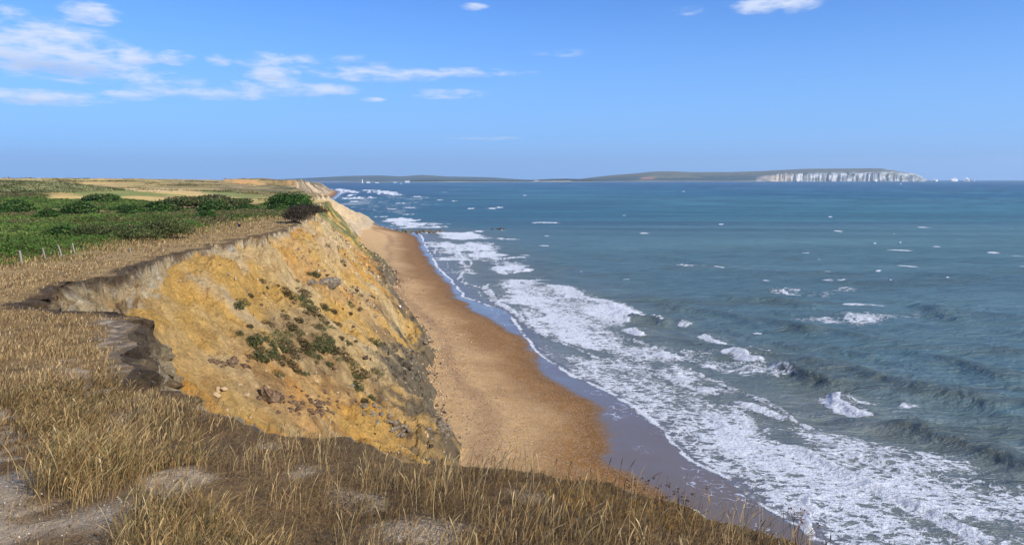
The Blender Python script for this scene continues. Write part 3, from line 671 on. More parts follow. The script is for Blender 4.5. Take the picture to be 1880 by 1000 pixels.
# ------------------------------------------------------------------ far shores
def simple_mat(name, c, rough=.9, var=.25, scale=1.0, bumpd=0.0, spec=.15, c2=None):
    m_, t_, p_ = mat(name); P_ = t_.new('ShaderNodeTexCoord').outputs['Object']
    n_ = t_.noise(P_, scale, 5, .65)
    k = t_.ramp(n_, .25, .75, 1 - var, 1 + var, False)
    base = t_.mix(t_.ramp(n_, .35, .65), rgb(*c), rgb(*c2)) if c2 is not None else t_.mix(0.0, rgb(*c), rgb(*c))
    t_.set(p_.inputs['Base Color'], t_.vmath('SCALE', base, scale=k))
    p_.inputs['Roughness'].default_value = rough; p_.inputs['Specular IOR Level'].default_value = spec
    if bumpd: t_.set(p_.inputs['Normal'], bump(t_, n_, .8, bumpd))
    return m_
M_far, t_, p_ = mat('far_land')
P_ = pos(t_); k_ = t_.ramp(t_.noise(P_, .02, 6, .6), .3, .7, .75, 1.25, False)
t_.set(p_.inputs['Base Color'], t_.vmath('SCALE', t_.attr('soil', 0), scale=k_)); p_.inputs['Roughness'].default_value = 1; p_.inputs['Specular IOR Level'].default_value = 0
def ridge(name, pts, D0, D1, depth, n, front, colf, seed, rise=.35):
    """a hill range whose skyline passes the photo points pts, standing D0 (left) to D1 (right) metres away"""
    us = np.array([p[0] for p in pts], float); vs = np.array([p[1] for p in pts], float)
    U = np.linspace(us[0], us[-1], n); Vv = np.interp(U, us, vs); D = np.interp(U, [us[0], us[-1]], [D0, D1])
    A = np.array([px_azel(u, v) for u, v in zip(U, Vv)]); H = CAMZ + np.tan(A[:, 1]) * D
    J = 34; t = np.linspace(0, 1, J)
    X = []; 
    tt_, ii = np.meshgrid(t, np.arange(n), indexing='ij')
    Dm = D[ii] + (tt_ - .5) * depth; az_ = A[:, 0][ii]
    xx = np.sin(az_) * Dm; yy = np.cos(az_) * Dm
    Hs = H[ii]
    prof = np.where(tt_ < .5, front(tt_ * 2, xx, yy), 1 - sstep(.5, 1, tt_) * 1.0)
    zz = -3 + (Hs + 3) * prof + fbm(xx * .004, yy * .004, 5, seed) * Hs * .10 * np.sin(np.clip(tt_, 0, .5) * 2 * math.pi)
    i = np.arange(J * n).reshape(J, n); F = np.stack([i[:-1, :-1], i[:-1, 1:], i[1:, 1:], i[1:, :-1]], -1).reshape(-1, 4)
    V = np.stack([xx.ravel(), yy.ravel(), zz.ravel()], 1)
    cc = colf(xx.ravel(), yy.ravel(), zz.ravel(), tt_.ravel(), U[ii].ravel(), Hs.ravel())
    return tag(np_mesh(name, V, F, M_far, {'soil': np.clip(cc, .01, 1)}), kind='structure')
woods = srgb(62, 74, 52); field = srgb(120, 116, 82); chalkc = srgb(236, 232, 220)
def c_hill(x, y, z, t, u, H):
    c = np.tile(woods * 1.1 + np.array((0, .01, .03)), (len(x), 1)); c = mixc(c, field, sstep(.0, .35, fbm(x * .0012, y * .004, 4, 141)) * .6)  # woods colour shifted to blue: distance haze painted into the hills
    return c
def c_shore(x, y, z, t, u, H):
    c = np.tile(woods * .8, (len(x), 1)); c = mixc(c, srgb(190, 170, 140), sstep(.0, .2, fbm(x * .004, z * .02, 3, 142)) * (1 - sstep(.2, .4, z / np.maximum(H, 1))) * .9)
    return mixc(c, srgb(196, 180, 152), (1 - sstep(1, 4, z)))
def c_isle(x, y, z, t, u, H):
    c = np.tile(woods * 1.15 + np.array((0, .012, .045)), (len(x), 1)); q = z / np.maximum(H, 1)  # extra blue in the island's base colour imitates the haze in front of it
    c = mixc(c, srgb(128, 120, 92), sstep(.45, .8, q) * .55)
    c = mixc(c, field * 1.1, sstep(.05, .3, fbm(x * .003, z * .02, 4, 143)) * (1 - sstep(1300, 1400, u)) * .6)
    n = fbm(u * .12 + z * .01, z * .012, 4, 144); n2 = fbm(u * .22 + z * .03, z * .05, 3, 145)
    topl = np.interp(u, [1395, 1440, 1500, 1600, 1660, 1700], [.50, .62, .66, .66, .95, 1.2])
    ch = sstep(1385, 1410, u + 14 * n) * (1 - sstep(topl - .1, topl + .1, q + .10 * n)) * sstep(-.42, -.1, n + .5 * n2 + .12)
    c = mixc(c, srgb(156, 160, 156), ch * .85); c = mixc(c, chalkc, ch * sstep(-.1, .3, fbm(u * .11 - z * .03, z * .05, 4, 146)) * .68); c = mixc(c, srgb(200, 180, 150), ch * (1 - sstep(1440, 1480, u)) * .8); c = mixc(c, srgb(120, 122, 100), ch * sstep(.1, .3, fbm(u * .09 + z * .03, z * .03, 4, 147)) * .7)
    c = mixc(c, srgb(190, 140, 110), sstep(1170, 1182, u) * (1 - sstep(1195, 1210, u)) * np.exp(-((q - .35) / .13) ** 2) * .8)
    return mixc(c, srgb(200, 185, 160), (1 - sstep(2, 6, z)) * (1 - sstep(1390, 1400, u)) * .8)
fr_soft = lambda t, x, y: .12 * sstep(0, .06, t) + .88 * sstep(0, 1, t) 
def fr_isle(t, x, y):
    u = 940 + FPX * x / y * 1.0
    cl = sstep(1380, 1430, u)
    n = fbm(u * .10, t * 2, 4, 151) * .10 + ridged(u * .15, t * 1.5, 3, 152) * .06
    return lerp(.10 * sstep(0, .05, t) + .9 * sstep(0, 1, t), np.clip(.62 * sstep(.0, .34, t + n) + .38 * sstep(.3, 1, t), 0, 1), cl)
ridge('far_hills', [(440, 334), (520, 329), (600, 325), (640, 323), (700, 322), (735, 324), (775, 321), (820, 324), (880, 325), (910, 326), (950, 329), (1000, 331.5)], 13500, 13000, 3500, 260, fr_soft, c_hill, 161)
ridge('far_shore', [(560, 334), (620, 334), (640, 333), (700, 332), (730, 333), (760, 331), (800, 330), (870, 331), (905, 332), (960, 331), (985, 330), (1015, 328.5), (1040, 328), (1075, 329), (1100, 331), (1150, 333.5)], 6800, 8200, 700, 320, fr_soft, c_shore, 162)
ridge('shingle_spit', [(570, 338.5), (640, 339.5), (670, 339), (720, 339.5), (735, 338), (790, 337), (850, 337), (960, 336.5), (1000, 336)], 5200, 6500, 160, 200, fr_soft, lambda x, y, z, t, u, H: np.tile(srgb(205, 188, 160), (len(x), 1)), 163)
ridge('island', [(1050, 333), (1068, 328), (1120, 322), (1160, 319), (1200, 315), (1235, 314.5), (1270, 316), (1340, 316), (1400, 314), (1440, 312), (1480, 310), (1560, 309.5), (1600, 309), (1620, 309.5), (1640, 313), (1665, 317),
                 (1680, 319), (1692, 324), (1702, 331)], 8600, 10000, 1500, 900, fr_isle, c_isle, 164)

# ------------------------------------------------------------------ placing things on the land
def zat(xs, ys):
    xs = np.atleast_1d(np.asarray(xs, float)); ys = np.atleast_1d(np.asarray(ys, float))
    return terrain(xs, ys)[0]
def hits(pts, t0=3, t1=700, n=420):
    """points of the land seen at the given photo points"""
    t = np.geomspace(t0, t1, n); out = []
    U = np.array(pts, float); X = (U[:, 0] - 940) / FPX; yy = (500 - U[:, 1]) / FPX
    Yd = math.cos(PITCH) + yy * math.sin(PITCH); Zd = -math.sin(PITCH) + yy * math.cos(PITCH)
    xs = X[:, None] * t; ys = Yd[:, None] * t; zs = CAMZ + Zd[:, None] * t
    h = terrain(xs.ravel(), ys.ravel())[0].reshape(xs.shape); below = zs < h
    for i in range(len(U)):
        k = int(np.argmax(below[i])) if below[i].any() else n - 1
        if k == 0: out.append((xs[i, 0], ys[i, 0], h[i, 0])); continue
        a = zs[i, k - 1] - h[i, k - 1]; b = zs[i, k] - h[i, k]; f = a / (a - b) if a != b else 0
        out.append(tuple(lerp(q[i, k - 1], q[i, k], f) for q in (xs, ys, h)))
    return out

def leafmat(name, gloss=.12, trans=.25):
    m_, t_, p_ = mat(name)
    cb = t_.attr('tint', 0)
    n_ = t_.noise(pos(t_), 3, 3); cb = t_.vmath('SCALE', cb, scale=t_.ramp(n_, .3, .7, .75, 1.25, False))
    t_.set(p_.inputs['Base Color'], cb); p_.inputs['Roughness'].default_value = .75; p_.inputs['Specular IOR Level'].default_value = gloss
    tr = t_.new('ShaderNodeBsdfTranslucent'); t_.set(tr.inputs[0], cb)
    mx = t_.new('ShaderNodeMixShader'); mx.inputs[0].default_value = trans
    t_.l.new(p_.outputs[0], mx.inputs[1]); t_.l.new(tr.outputs[0], mx.inputs[2]); t_.l.new(mx.outputs[0], t_.n['Material Output'].inputs[0])
    return m_
M_grass = leafmat('dry_grass_blade', .15, .2); M_leaf = leafmat('leaf', .12, .25)
M_stem = simple_mat('woody_stem', (.09, .065, .045), .9, .3, 6)
M_wood = simple_mat('weathered_wood', (.30, .27, .23), .9, .25, 14, .004)
M_white = simple_mat('white_paint', (.8, .8, .78), .6, .06, 1)
M_roof = simple_mat('slate_roof', (.20, .19, .19), .8, .15, 1)
M_glass = simple_mat('dark_window', (.03, .04, .05), .2, .1, 1, spec=.5)
M_clod = simple_mat('soil_clod', (.085, .052, .030), .97, .35, 4, .05, .03, (.20, .13, .075))
M_sandclod = simple_mat('sand_clod', (.48, .31, .14), .97, .25, 4, .04, .05, (.42, .32, .19))
M_claystone = simple_mat('clay_stone', (.13, .10, .068), .97, .3, 3, .05, .03, (.26, .21, .14))
M_groyne = simple_mat('groyne_rock', (.075, .062, .048), .8, .35, 1.2, .06, .2, (.20, .165, .12))
M_weed = simple_mat('weedy_rock', (.07, .09, .028), .8, .35, 1.5, .06, .25, (.20, .20, .09))
M_chalk = simple_mat('chalk', (.78, .77, .72), 1, .2, .05)

def blades(x, y, z, hgt, wid, lean, tint, head=None, seed=5):
    """curved tapering grass stems as one mesh"""
    g = np.random.default_rng(seed); n = len(x)
    a = g.uniform(0, 2 * math.pi, n); fx = np.cos(a); fy = np.sin(a)
    la = g.uniform(0, 2 * math.pi, n); lx = np.cos(la) * lean * g.random(n) + lean * .35; ly = np.sin(la) * lean * g.random(n) + lean * .05
    lv = [0, .35, .7, .88, 1.0] if head is not None else [0, .45, .8, 1.0]
    V = []
    for k, q in enumerate(lv):
        if head is not None: wk = [.8, .7, .6, 1.0, .25][k]; wk = np.where(head & (k == 3), 2.0, wk)
        else: wk = [1, .85, .5, .08][k]
        bend = q * q; cx = x + lx * bend * hgt; cy = y + ly * bend * hgt; cz = z + hgt * q * (1 - .25 * bend * np.hypot(lx, ly))
        hw = wid * wk * .5
        V += [np.stack([cx - fx * hw, cy - fy * hw, cz], 1), np.stack([cx + fx * hw, cy + fy * hw, cz], 1)]
    L = len(lv); V = np.stack(V, 1).reshape(-1, 3)
    b = np.arange(n)[:, None, None] * (2 * L) + (np.arange(L - 1) * 2)[None, :, None]
    F = (b + np.array([0, 1, 3, 2])[None, None, :]).reshape(-1, 4)
    return V, F, np.repeat(tint, 2 * L, 0)
def join(parts):
    Vs, Fs, Ts, o = [], [], [], 0
    for v, f, t in parts: Vs.append(v); Fs.append(f + o); Ts.append(t); o += len(v)
    return np.vstack(Vs), np.vstack(Fs), np.vstack(Ts)
def leaves(c, nrm, size, tint, g, jit=.9, asp=.55):
    """one bent leaf quad per point"""
    n = len(c); nr_ = nrm + g.normal(0, jit, (n, 3)); nr_ /= np.linalg.norm(nr_, axis=1, keepdims=True) + 1e-9
    u = np.cross(nr_, g.normal(0, 1, (n, 3))); u /= np.linalg.norm(u, axis=1, keepdims=True) + 1e-9; v = np.cross(nr_, u)
    s = size[:, None]
    V = np.stack([c - u * s, c + v * s * asp, c + u * s, c - v * s * asp], 1).reshape(-1, 3)
    F = np.arange(n * 4).reshape(n, 4)
    return V, F, np.repeat(tint, 4, 0)

# ------------------------------------------------------------------ grass of the clifftop
def sample(n, r0, r1, a0=-41, a1=41, p=1.0, seed=1):
    g = np.random.default_rng(seed); a = R(1) * g.uniform(a0, a1, n)
    q = g.random(n); rr = (r0 ** (2 - p) + q * (r1 ** (2 - p) - r0 ** (2 - p))) ** (1 / (2 - p)) if p != 2 else r0 * (r1 / r0) ** q
    return np.sin(a) * rr, np.cos(a) * rr, g
STRAWP = gpoly([(-300, 560), (0, 556), (110, 574), (190, 585), (200, 640), (185, 700), (225, 760), (290, 830), (350, 900), (430, 960), (500, 1020), (450, 1200), (180, 1100), (120, 900), (40, 800), (-20, 740), (-300, 740)])
YEL = gpoly([(980, 900), (1080, 880), (1240, 930), (1330, 970), (1250, 985), (1050, 960)])
parts = []
c_straw = [srgb(166, 138, 92), srgb(142, 114, 70), srgb(112, 86, 52), srgb(112, 102, 58), srgb(186, 162, 114)]
c_brown = [srgb(112, 86, 58), srgb(136, 106, 70), srgb(92, 68, 46), srgb(156, 128, 88), srgb(112, 98, 62)]
def pick(pal, n, g, pr=None): return np.array(pal)[g.choice(len(pal), n, p=pr)] * g.uniform(.75, 1.2, (n, 1))
def grass_pass(n, r0, r1, p, seed, kind):
    x, y, g = sample(n, r0, r1, p=p, seed=seed)
    z, de = terrain(x, y)[:2]; r = np.hypot(x, y)
    ok = de > .02; s_in = sdpoly(x, y, STRAWP) + fbm(x * .9, y * .9, 3, 201) * .5 * np.clip(r / 6, .6, 3)
    b = bare_at(x, y); cl = fbm(x * 1.7, y * 1.7, 3, 202); cl2 = fbm(x * .5, y * .5, 3, 203)
    if kind == 'straw': ok &= (s_in > .05) & (g.random(n) > b * (.93 - .25 * np.clip(cl, 0, 1))) & (cl + .5 * cl2 > g.uniform(-1.0, .15, n))
    elif kind == 'brown': ok &= (s_in < .3) & (g.random(n) > b * (.90 - .5 * np.clip(cl2, 0, 1))) & (cl > g.uniform(-.9, -.1, n))
    else: ok &= (s_in < 0) & (g.random(n) > b * .9) & (cl + .7 * cl2 > g.uniform(-.3, .55, n))
    x, y, z, r, cl, cl2, s_in = (q[ok] for q in (x, y, z, r, cl, cl2, s_in)); m_ = len(x)
    W_ = np.maximum(.0034, r * .00075)
    yel = (sdpoly(x, y, YEL) > 0)[:, None]
    if kind == 'straw':
        far_ = r > 13
        t = pick(c_straw, m_, g, [.27, .30, .16, .17, .10]); t = t * (1 - .18 * np.clip(-cl2, 0, 1)[:, None]) * (1 + .38 * (1 - sstep(7, 11, r)) + .22 * sstep(26, 45, r))[:, None]
        h = g.uniform(.07, .23, m_) * (1 + .45 * cl) * np.clip(r / 4.5, .8, 1.3) * np.where(far_, .95, 1.0); h = np.where(g.random(m_) < .1, h * 1.4, h)
        return blades(x, y, z - .01, h, W_ * g.uniform(.8, 1.3, m_), .75, t, g.random(m_) < .35, seed)
    if kind == 'brown':
        t = pick(c_brown, m_, g); t = np.where(yel, t * np.array((1.45, 1.3, .8)), t)
        h = g.uniform(.015, .065, m_) * (1 + .9 * np.clip(cl2, -.4, 1)); return blades(x, y, z - .01, h, W_ * g.uniform(.8, 1.5, m_), 1.3, t, None, seed)
    t = pick(c_straw, m_, g, [.32, .25, .13, .05, .25]) * 1.15; h = g.uniform(.10, .25, m_) * (1 + .3 * cl2)
    return blades(x, y, z - .01, h, W_ * g.uniform(.75, 1.1, m_), .55, t, g.random(m_) < .5, seed)
parts.append(grass_pass(230000, 2.2, 16, 1.3, 301, 'straw'))
parts.append(grass_pass(190000, 2.2, 13, 1.5, 302, 'brown'))
parts.append(grass_pass(34000, 2.2, 12, 1.3, 303, 'stems'))
V, F, Tn = join(parts)
tag(np_mesh('dry_grass', V, F, M_grass, {'tint': Tn}), kind='stuff')
# coarser, further out
x, y, g = sample(210000, 12, 175, -40, 0, p=1.75, seed=311)
z, de = terrain(x, y)[:2]; r = np.hypot(x, y); bsd = sdpoly(x, y, BUSHP[0])
nn = fbm(x * .35, y * .35, 4, 204); nn2 = fbm(x * 1.2, y * 1.2, 3, 205)
ok = (de > .25 + nn * .2) & (bsd < 3.5) & (nn + .6 * nn2 > g.uniform(-.8, .35, len(x))) & (bare_at(x, y) < .5)
x, y, z, r, nn, bsd, de = (q[ok] for q in (x, y, z, r, nn, bsd, de)); n_ = len(x)
fringe = sstep(-7, -1, bsd)
tn = pick([srgb(156, 126, 80), srgb(134, 106, 66), srgb(174, 146, 100), srgb(106, 82, 52)], n_, g); tn = tn * np.array((1.28, 1.36, 1.50)) * (1 + .1 * nn[:, None]); tn = np.where((g.random(n_) < fringe * .5)[:, None], tn * np.array((.75, .95, .6)), tn)
hh_ = g.uniform(.08, .22, n_) * (1 + .5 * nn) * (1 + 1.9 * fringe) * (1 - .35 * (1 - sstep(.5, 2.5, de)))
V, F, Tn = blades(x, y, z - .01, hh_, np.maximum(.004, r * .00085) * g.uniform(.8, 1.5, n_), .7, tn, None, 312)
tag(np_mesh('meadow_grass', V, F, M_grass, {'tint': Tn}), kind='stuff')

# ------------------------------------------------------------------ bracken and gorse carpet
gA = np.random.default_rng(41); N = 620000
a = R(1) * gA.uniform(-42, -12, N); rr = 52 * (330 / 52) ** gA.random(N); x = np.sin(a) * rr; y = np.cos(a) * rr
n1 = fbm(x * .08, y * .08, 4, 61); n2 = fbm(x * .6, y * .6, 4, 62)
b = sdpoly(x, y, BUSHP[0]) + 4 * n1 + 1.5 * n2
for Ph in HOLES: b = np.minimum(b, -(sdpoly(x, y, Ph) + 2 * n1 + n2))
ok = b > 0; x, y, b, rr = x[ok], y[ok], b[ok], rr[ok]
mound = np.clip(ridged(x * .07, y * .07, 3, 211) * .5 + .5, 0, 1); m2 = np.clip(ridged(x * .3, y * .3, 3, 212) * .5 + .5, 0, 1)
can = (.30 + .8 * mound + .5 * m2) * sstep(0, 3, b) * np.interp(rr, [60, 130, 300], [1, .75, .4])
z0, de = terrain(x, y, False)[:2]; ok = de > 1.2; x, y, rr, can, z0, b, mound, m2 = (q[ok] for q in (x, y, rr, can, z0, b, mound, m2)); n_ = len(x)
q = gA.random(n_) ** .45
kind_ = fbm(x * .035 + 4, y * .05, 3, 213); brn = sstep(95, 125, rr) * sstep(.08, .3, kind_ + .25 * fbm(x * .2, y * .2, 3, 214)); lt = sstep(.0, .4, fbm(x * .15, y * .15, 3, 215))
tn = np.array([srgb(80, 104, 44)] * n_); tn = mixc(tn, srgb(108, 126, 58), lt * .7); tn = mixc(tn, srgb(112, 108, 68), brn * .85); tn = mixc(tn, srgb(96, 76, 54), (gA.random(n_) < .10 + .25 * brn) * 1.0)
tn = tn * gA.uniform(.75, 1.4, (n_, 1)) * 1.15
nrm = np.stack([fbm(x * .3, y * .3, 2, 216) * .6, fbm(x * .3, y * .3, 2, 217) * .6, np.ones(n_)], 1)
V, F, Tn = leaves(np.stack([x, y, z0 + can * q], 1), nrm, (.045 + rr * .0008) * gA.uniform(.6, 1.3, n_), tn, gA, .75)
tag(np_mesh('bracken', V, F, M_leaf, {'tint': Tn}), kind='stuff')
# rough scrub over the far bank on the left and the dunes
g2 = np.random.default_rng(42); N = 60000
x = -196 + g2.normal(0, 34, N); y = 300 + g2.normal(0, 42, N); z0 = terrain(x, y, False)[0]; ok = (hrad(x, y) + 1.1 < z0) & (np.hypot(x, y) > 240); x, y, z0 = x[ok], y[ok], z0[ok]; n_ = len(x)
tn = mixc(np.array([srgb(148, 146, 100)] * n_), srgb(104, 108, 68), sstep(-.1, .3, fbm(x * .12, y * .12, 3, 221))); tn = tn * g2.uniform(.7, 1.2, (n_, 1))
V, F, Tn = leaves(np.stack([x, y, z0 + g2.random(n_) * (.5 + .6 * np.clip(fbm(x * .15, y * .15, 3, 222), 0, 1))], 1), np.tile((0, 0, 1.), (n_, 1)), g2.uniform(.2, .5, n_), tn, g2, .8)
tag(np_mesh('scrub', V, F, M_leaf, {'tint': Tn}), kind='stuff')
N = 160000; a = R(1) * g2.uniform(-38, -11, N); rr = 300 * (1500 / 300) ** g2.random(N); x = np.sin(a) * rr; y = np.cos(a) * rr
pt = fbm(x * .035, y * .02, 4, 223) + .5 * fbm(x * .15, y * .1, 3, 224); z0, de = terrain(x, y, False)[:2]; ok = (pt > .34) & (de > 6); x, y, z0, rr, pt = (q_[ok] for q_ in (x, y, z0, rr, pt)); n_ = len(x)
tn = mixc(np.array([srgb(154, 140, 88)] * n_), srgb(88, 90, 52), sstep(.3, .6, pt) * .8) * g2.uniform(.7, 1.2, (n_, 1))
V, F, Tn = leaves(np.stack([x, y, z0 + g2.random(n_) * np.clip(pt * 1.6, 0, 1.4)], 1), np.tile((0, 0, 1.), (n_, 1)), (.1 + rr * .0007) * g2.uniform(.7, 1.3, n_), tn, g2, .8)
tag(np_mesh('rough_grass', V, F, M_leaf, {'tint': Tn}), kind='stuff')

# ------------------------------------------------------------------ bushes
def crown_mesh(name, rx, ry, rz, n, size, pal, seed, lumps=9, dead=0.0):
    g = np.random.default_rng(seed); C_ = []
    for k in range(lumps):
        a = g.uniform(0, 6.28); q = g.uniform(.0, .62); C_.append((math.cos(a) * q * rx, math.sin(a) * q * ry, rz * g.uniform(.30, .62), g.uniform(.38, .58)))
    C_ = np.array(C_); k = g.integers(0, lumps, n); d = g.normal(0, 1, (n, 3)); d[:, 2] = np.abs(d[:, 2]) * 1.0 - .25; d /= np.linalg.norm(d, axis=1, keepdims=True)
    rad = C_[k, 3][:, None] * (g.random((n, 1)) ** .28) * (1 + .22 * fbm(d[:, 0] * 4 + k, d[:, 1] * 4 + d[:, 2] * 3, 3, seed)[:, None])
    c = C_[k, :3] + d * rad * np.array((rx, ry, rz)); c[:, 2] = np.maximum(c[:, 2], .02 * rz)
    tn = pick(pal, n, g) * (.85 + .35 * g.random((lumps, 1)))[k]
    V, F, Tn = leaves(c, d, size * g.uniform(.6, 1.3, n), tn, g, .7)
    return V, F, Tn
def stems_mesh(rx, ry, rz, seed, n=9, rad=.03):
    g = np.random.default_rng(seed); V = []; F = []
    for k in range(n):
        a = g.uniform(0, 6.28); q = g.uniform(.2, .7); top_ = np.array((math.cos(a) * q * rx, math.sin(a) * q * ry, rz * g.uniform(.5, .8))); base = np.array((math.cos(a) * .08 * rx, math.sin(a) * .08 * ry, -.15))
        o = len(V) * 1
        for j, f in enumerate((0, .35, .7, 1)):
            p = base + (top_ - base) * f + np.array((0, 0, .18 * rz * math.sin(f * 3.1))); rr_ = rad * (1 - .75 * f)
            for m_ in range(5): V.append(p + rr_ * np.array((math.cos(m_ * 1.257), math.sin(m_ * 1.257), 0)))
        for j in range(3):
            for m_ in range(5): F.append((o + j * 5 + m_, o + j * 5 + (m_ + 1) % 5, o + (j + 1) * 5 + (m_ + 1) % 5, o + (j + 1) * 5 + m_))
    return np.array(V), np.array(F)
def bush(kindname, label, cat, loc, rx, ry, rz, n, size, pal, seed, group=None, lumps=9, rad=.03):
    e = bpy.data.objects.new(kindname, None); C.objects.link(e); e.location = loc; tag(e, label, cat, group)
    V, F, Tn = crown_mesh('crown', rx, ry, rz, n, size, pal, seed, lumps)
    np_mesh('crown', V, F, M_leaf, {'tint': Tn}, parent=e)
    V, F = stems_mesh(rx, ry, rz, seed + 1, rad=rad); np_mesh('stem', V, F, M_stem, parent=e)
    return e
def copy_tree(o, parent=None):
    c = o.copy(); C.objects.link(c)
    if parent: c.parent = parent
    for ch in o.children: copy_tree(ch, c)
    return c
dkg = [srgb(52, 84, 32), srgb(38, 64, 26), srgb(74, 106, 42)]; brn_ = [srgb(78, 64, 54), srgb(60, 50, 43), srgb(76, 74, 50)]; gor = [srgb(86, 98, 52), srgb(66, 78, 40), srgb(108, 104, 66)]
def gp(u, v): p = unpg(u, v); return (p[0], p[1], zat(*p)[0] - .05)
bush('evergreen_bush', 'large dark green rounded bush on the skyline of the cliff edge', 'bush', gp(526, 383), 6.5, 5.5, 4.3, 9000, .24, dkg, 501, lumps=14, rad=.08)
bush('dead_gorse', 'dark brown rounded bush right at the cliff lip with bare sand below it', 'bush', gp(545, 408), 3.4, 2.6, 2.6, 5200, .11, brn_, 502, rad=.04)
bush('dead_gorse', 'dark brown low bush behind the lip bush, beside the big green bush', 'bush', gp(566, 394), 4.6, 3.4, 2.4, 4600, .15, brn_, 503, rad=.04)
bush('gorse_bush', 'broad olive gorse bush standing alone on tan grass inland', 'bush', gp(352, 378), 9, 6, 3.0, 5200, .34, gor, 504, lumps=12, rad=.06)
bush('gorse_bush', 'olive gorse bush with brown patches touching the lone gorse on its right', 'bush', gp(398, 376), 7, 6, 3.3, 4800, .32, gor + brn_[:1], 505, lumps=11, rad=.06)
bush('gorse_bush', 'small low green bush on the tan slope right of the gorse pair', 'bush', gp(437, 367), 6, 5, 1.9, 2200, .36, gor, 506, rad=.05)
bush('gorse_bush', 'rounded green bush topping the far edge of the bracken', 'bush', gp(178, 371), 6.5, 5, 2.4, 3600, .36, dkg + gor, 507, lumps=12, rad=.06)
bush('gorse_bush', 'grey green shrub at the near edge of the bracken beside the cliff path', 'bush', gp(290, 437), 4.4, 3.0, 2.2, 6000, .12, gor, 508, lumps=12, rad=.03)
bush('gorse_bush', 'wide grey green shrub left of the path shrub, in front of the bracken', 'bush', gp(215, 440), 5.6, 3.2, 2.0, 6000, .12, gor, 509, lumps=12, rad=.03)
proto = bush('scrub_bush', 'small dark green bush dotted among the bracken', 'bush', gp(120, 440), 2.6, 2.4, 1.9, 2000, .17, dkg + gor[:1], 520, 'small bushes dotted among the bracken', rad=.03)
gq = np.random.default_rng(55); k = 0
spots = [(30, 392), (60, 374), (90, 402), (20, 420), (150, 396), (200, 400), (246, 395), (120, 375), (230, 384), (268, 376), (292, 392), (350, 400), (390, 392), (420, 386), (452, 384), (480, 380), (510, 386), (330, 415),
         (380, 405), (60, 436)]; spots = spots[::2]
for (u, v) in spots:
    o = copy_tree(proto); p = gp(u, v); o['label'] = 'small green bush in the %s of the bracken, %s' % ('far edge' if v < 386 else 'middle', 'at the far left' if u < 100 else 'towards the left' if u < 240 else 'behind the cliff path' if u < 400 else 'towards the big evergreen bush'); o.location = p; s = gq.uniform(.75, 1.3) * (1 + .35 * (math.hypot(p[0], p[1]) / 200)); o.scale = (s * 1.2, s, s * gq.uniform(.8, 1.1)); o.rotation_euler.z = gq.uniform(0, 6.28)

# ------------------------------------------------------------------ plants on the slope
def tuft_mesh(n, rad, hgt, pal, seed):
    g = np.random.default_rng(seed); a = g.uniform(0, 6.28, n); q = rad * g.random(n) ** .6; d = np.stack([np.cos(a), np.sin(a), g.uniform(.5, 1.6, n)], 1)
    c = np.stack([np.cos(a) * q, np.sin(a) * q, g.random(n) * hgt * (1 - .6 * q / rad)], 1)
    return leaves(c, d, g.uniform(.05, .13, n), pick(pal, n, g), g, .8, .3)
gpal = [srgb(94, 100, 56), srgb(76, 82, 46), srgb(118, 116, 74), srgb(104, 90, 58)]; dpal = [srgb(104, 92, 56), srgb(84, 76, 46), srgb(120, 98, 66), srgb(74, 60, 42)]
tufts = []
for j, (pal, rad, hg) in enumerate([(gpal, .75, .55), (gpal, .5, .5), (dpal, .7, .45), (dpal, .45, .4)]):
    V, F, Tn = tuft_mesh(280, rad * .9, hg * 1.1, pal, 600 + j); o = np_mesh('slope_plant', V, F, M_leaf, {'tint': Tn}); tufts.append(o)
gt = np.random.default_rng(66)
core = [(446, 556), (438, 562), (520, 532), (530, 540), (541, 545), (552, 550), (556, 538), (566, 556), (575, 575), (585, 583), (598, 594), (590, 600), (570, 570), (612, 592), (620, 596), (604, 625), (580, 600),
        (462, 632), (470, 624), (480, 640), (492, 622), (498, 636), (510, 628), (516, 640), (520, 624), (528, 634), (475, 655), (486, 660), (500, 650), (512, 662), (530, 668), (545, 684), (538, 648), (556, 630), (568, 636),
        (580, 640), (592, 632), (600, 642), (612, 646), (606, 634), (590, 622), (620, 640), (630, 652), (642, 660), (650, 668), (636, 630), (624, 622), (655, 690), (662, 684), (690, 630), (704, 632), (652, 710), (680, 730), (604, 452), (628, 480),
        (600, 505), (566, 505), (578, 504), (585, 598), (560, 560), (548, 610), (536, 600), (524, 612), (640, 560), (660, 566), (612, 572), (596, 566), (585, 655), (572, 650), (560, 645), (548, 590)]
pts = list(core)
for (u, v) in core:
    if gt.random() < .62: pts.append((u + gt.normal(0, 9), v + gt.normal(0, 6)))
for k in range(34): pts.append((gt.uniform(440, 700), gt.uniform(500, 690)))
lab = [('small bright green plant growing on the sandy cliff slope', 'green plants on the cliff slope'), ('small olive brown plant growing on the sandy cliff slope', 'brown plants on the cliff slope')]
H = hits(pts, 20, 400); first = [True] * 4
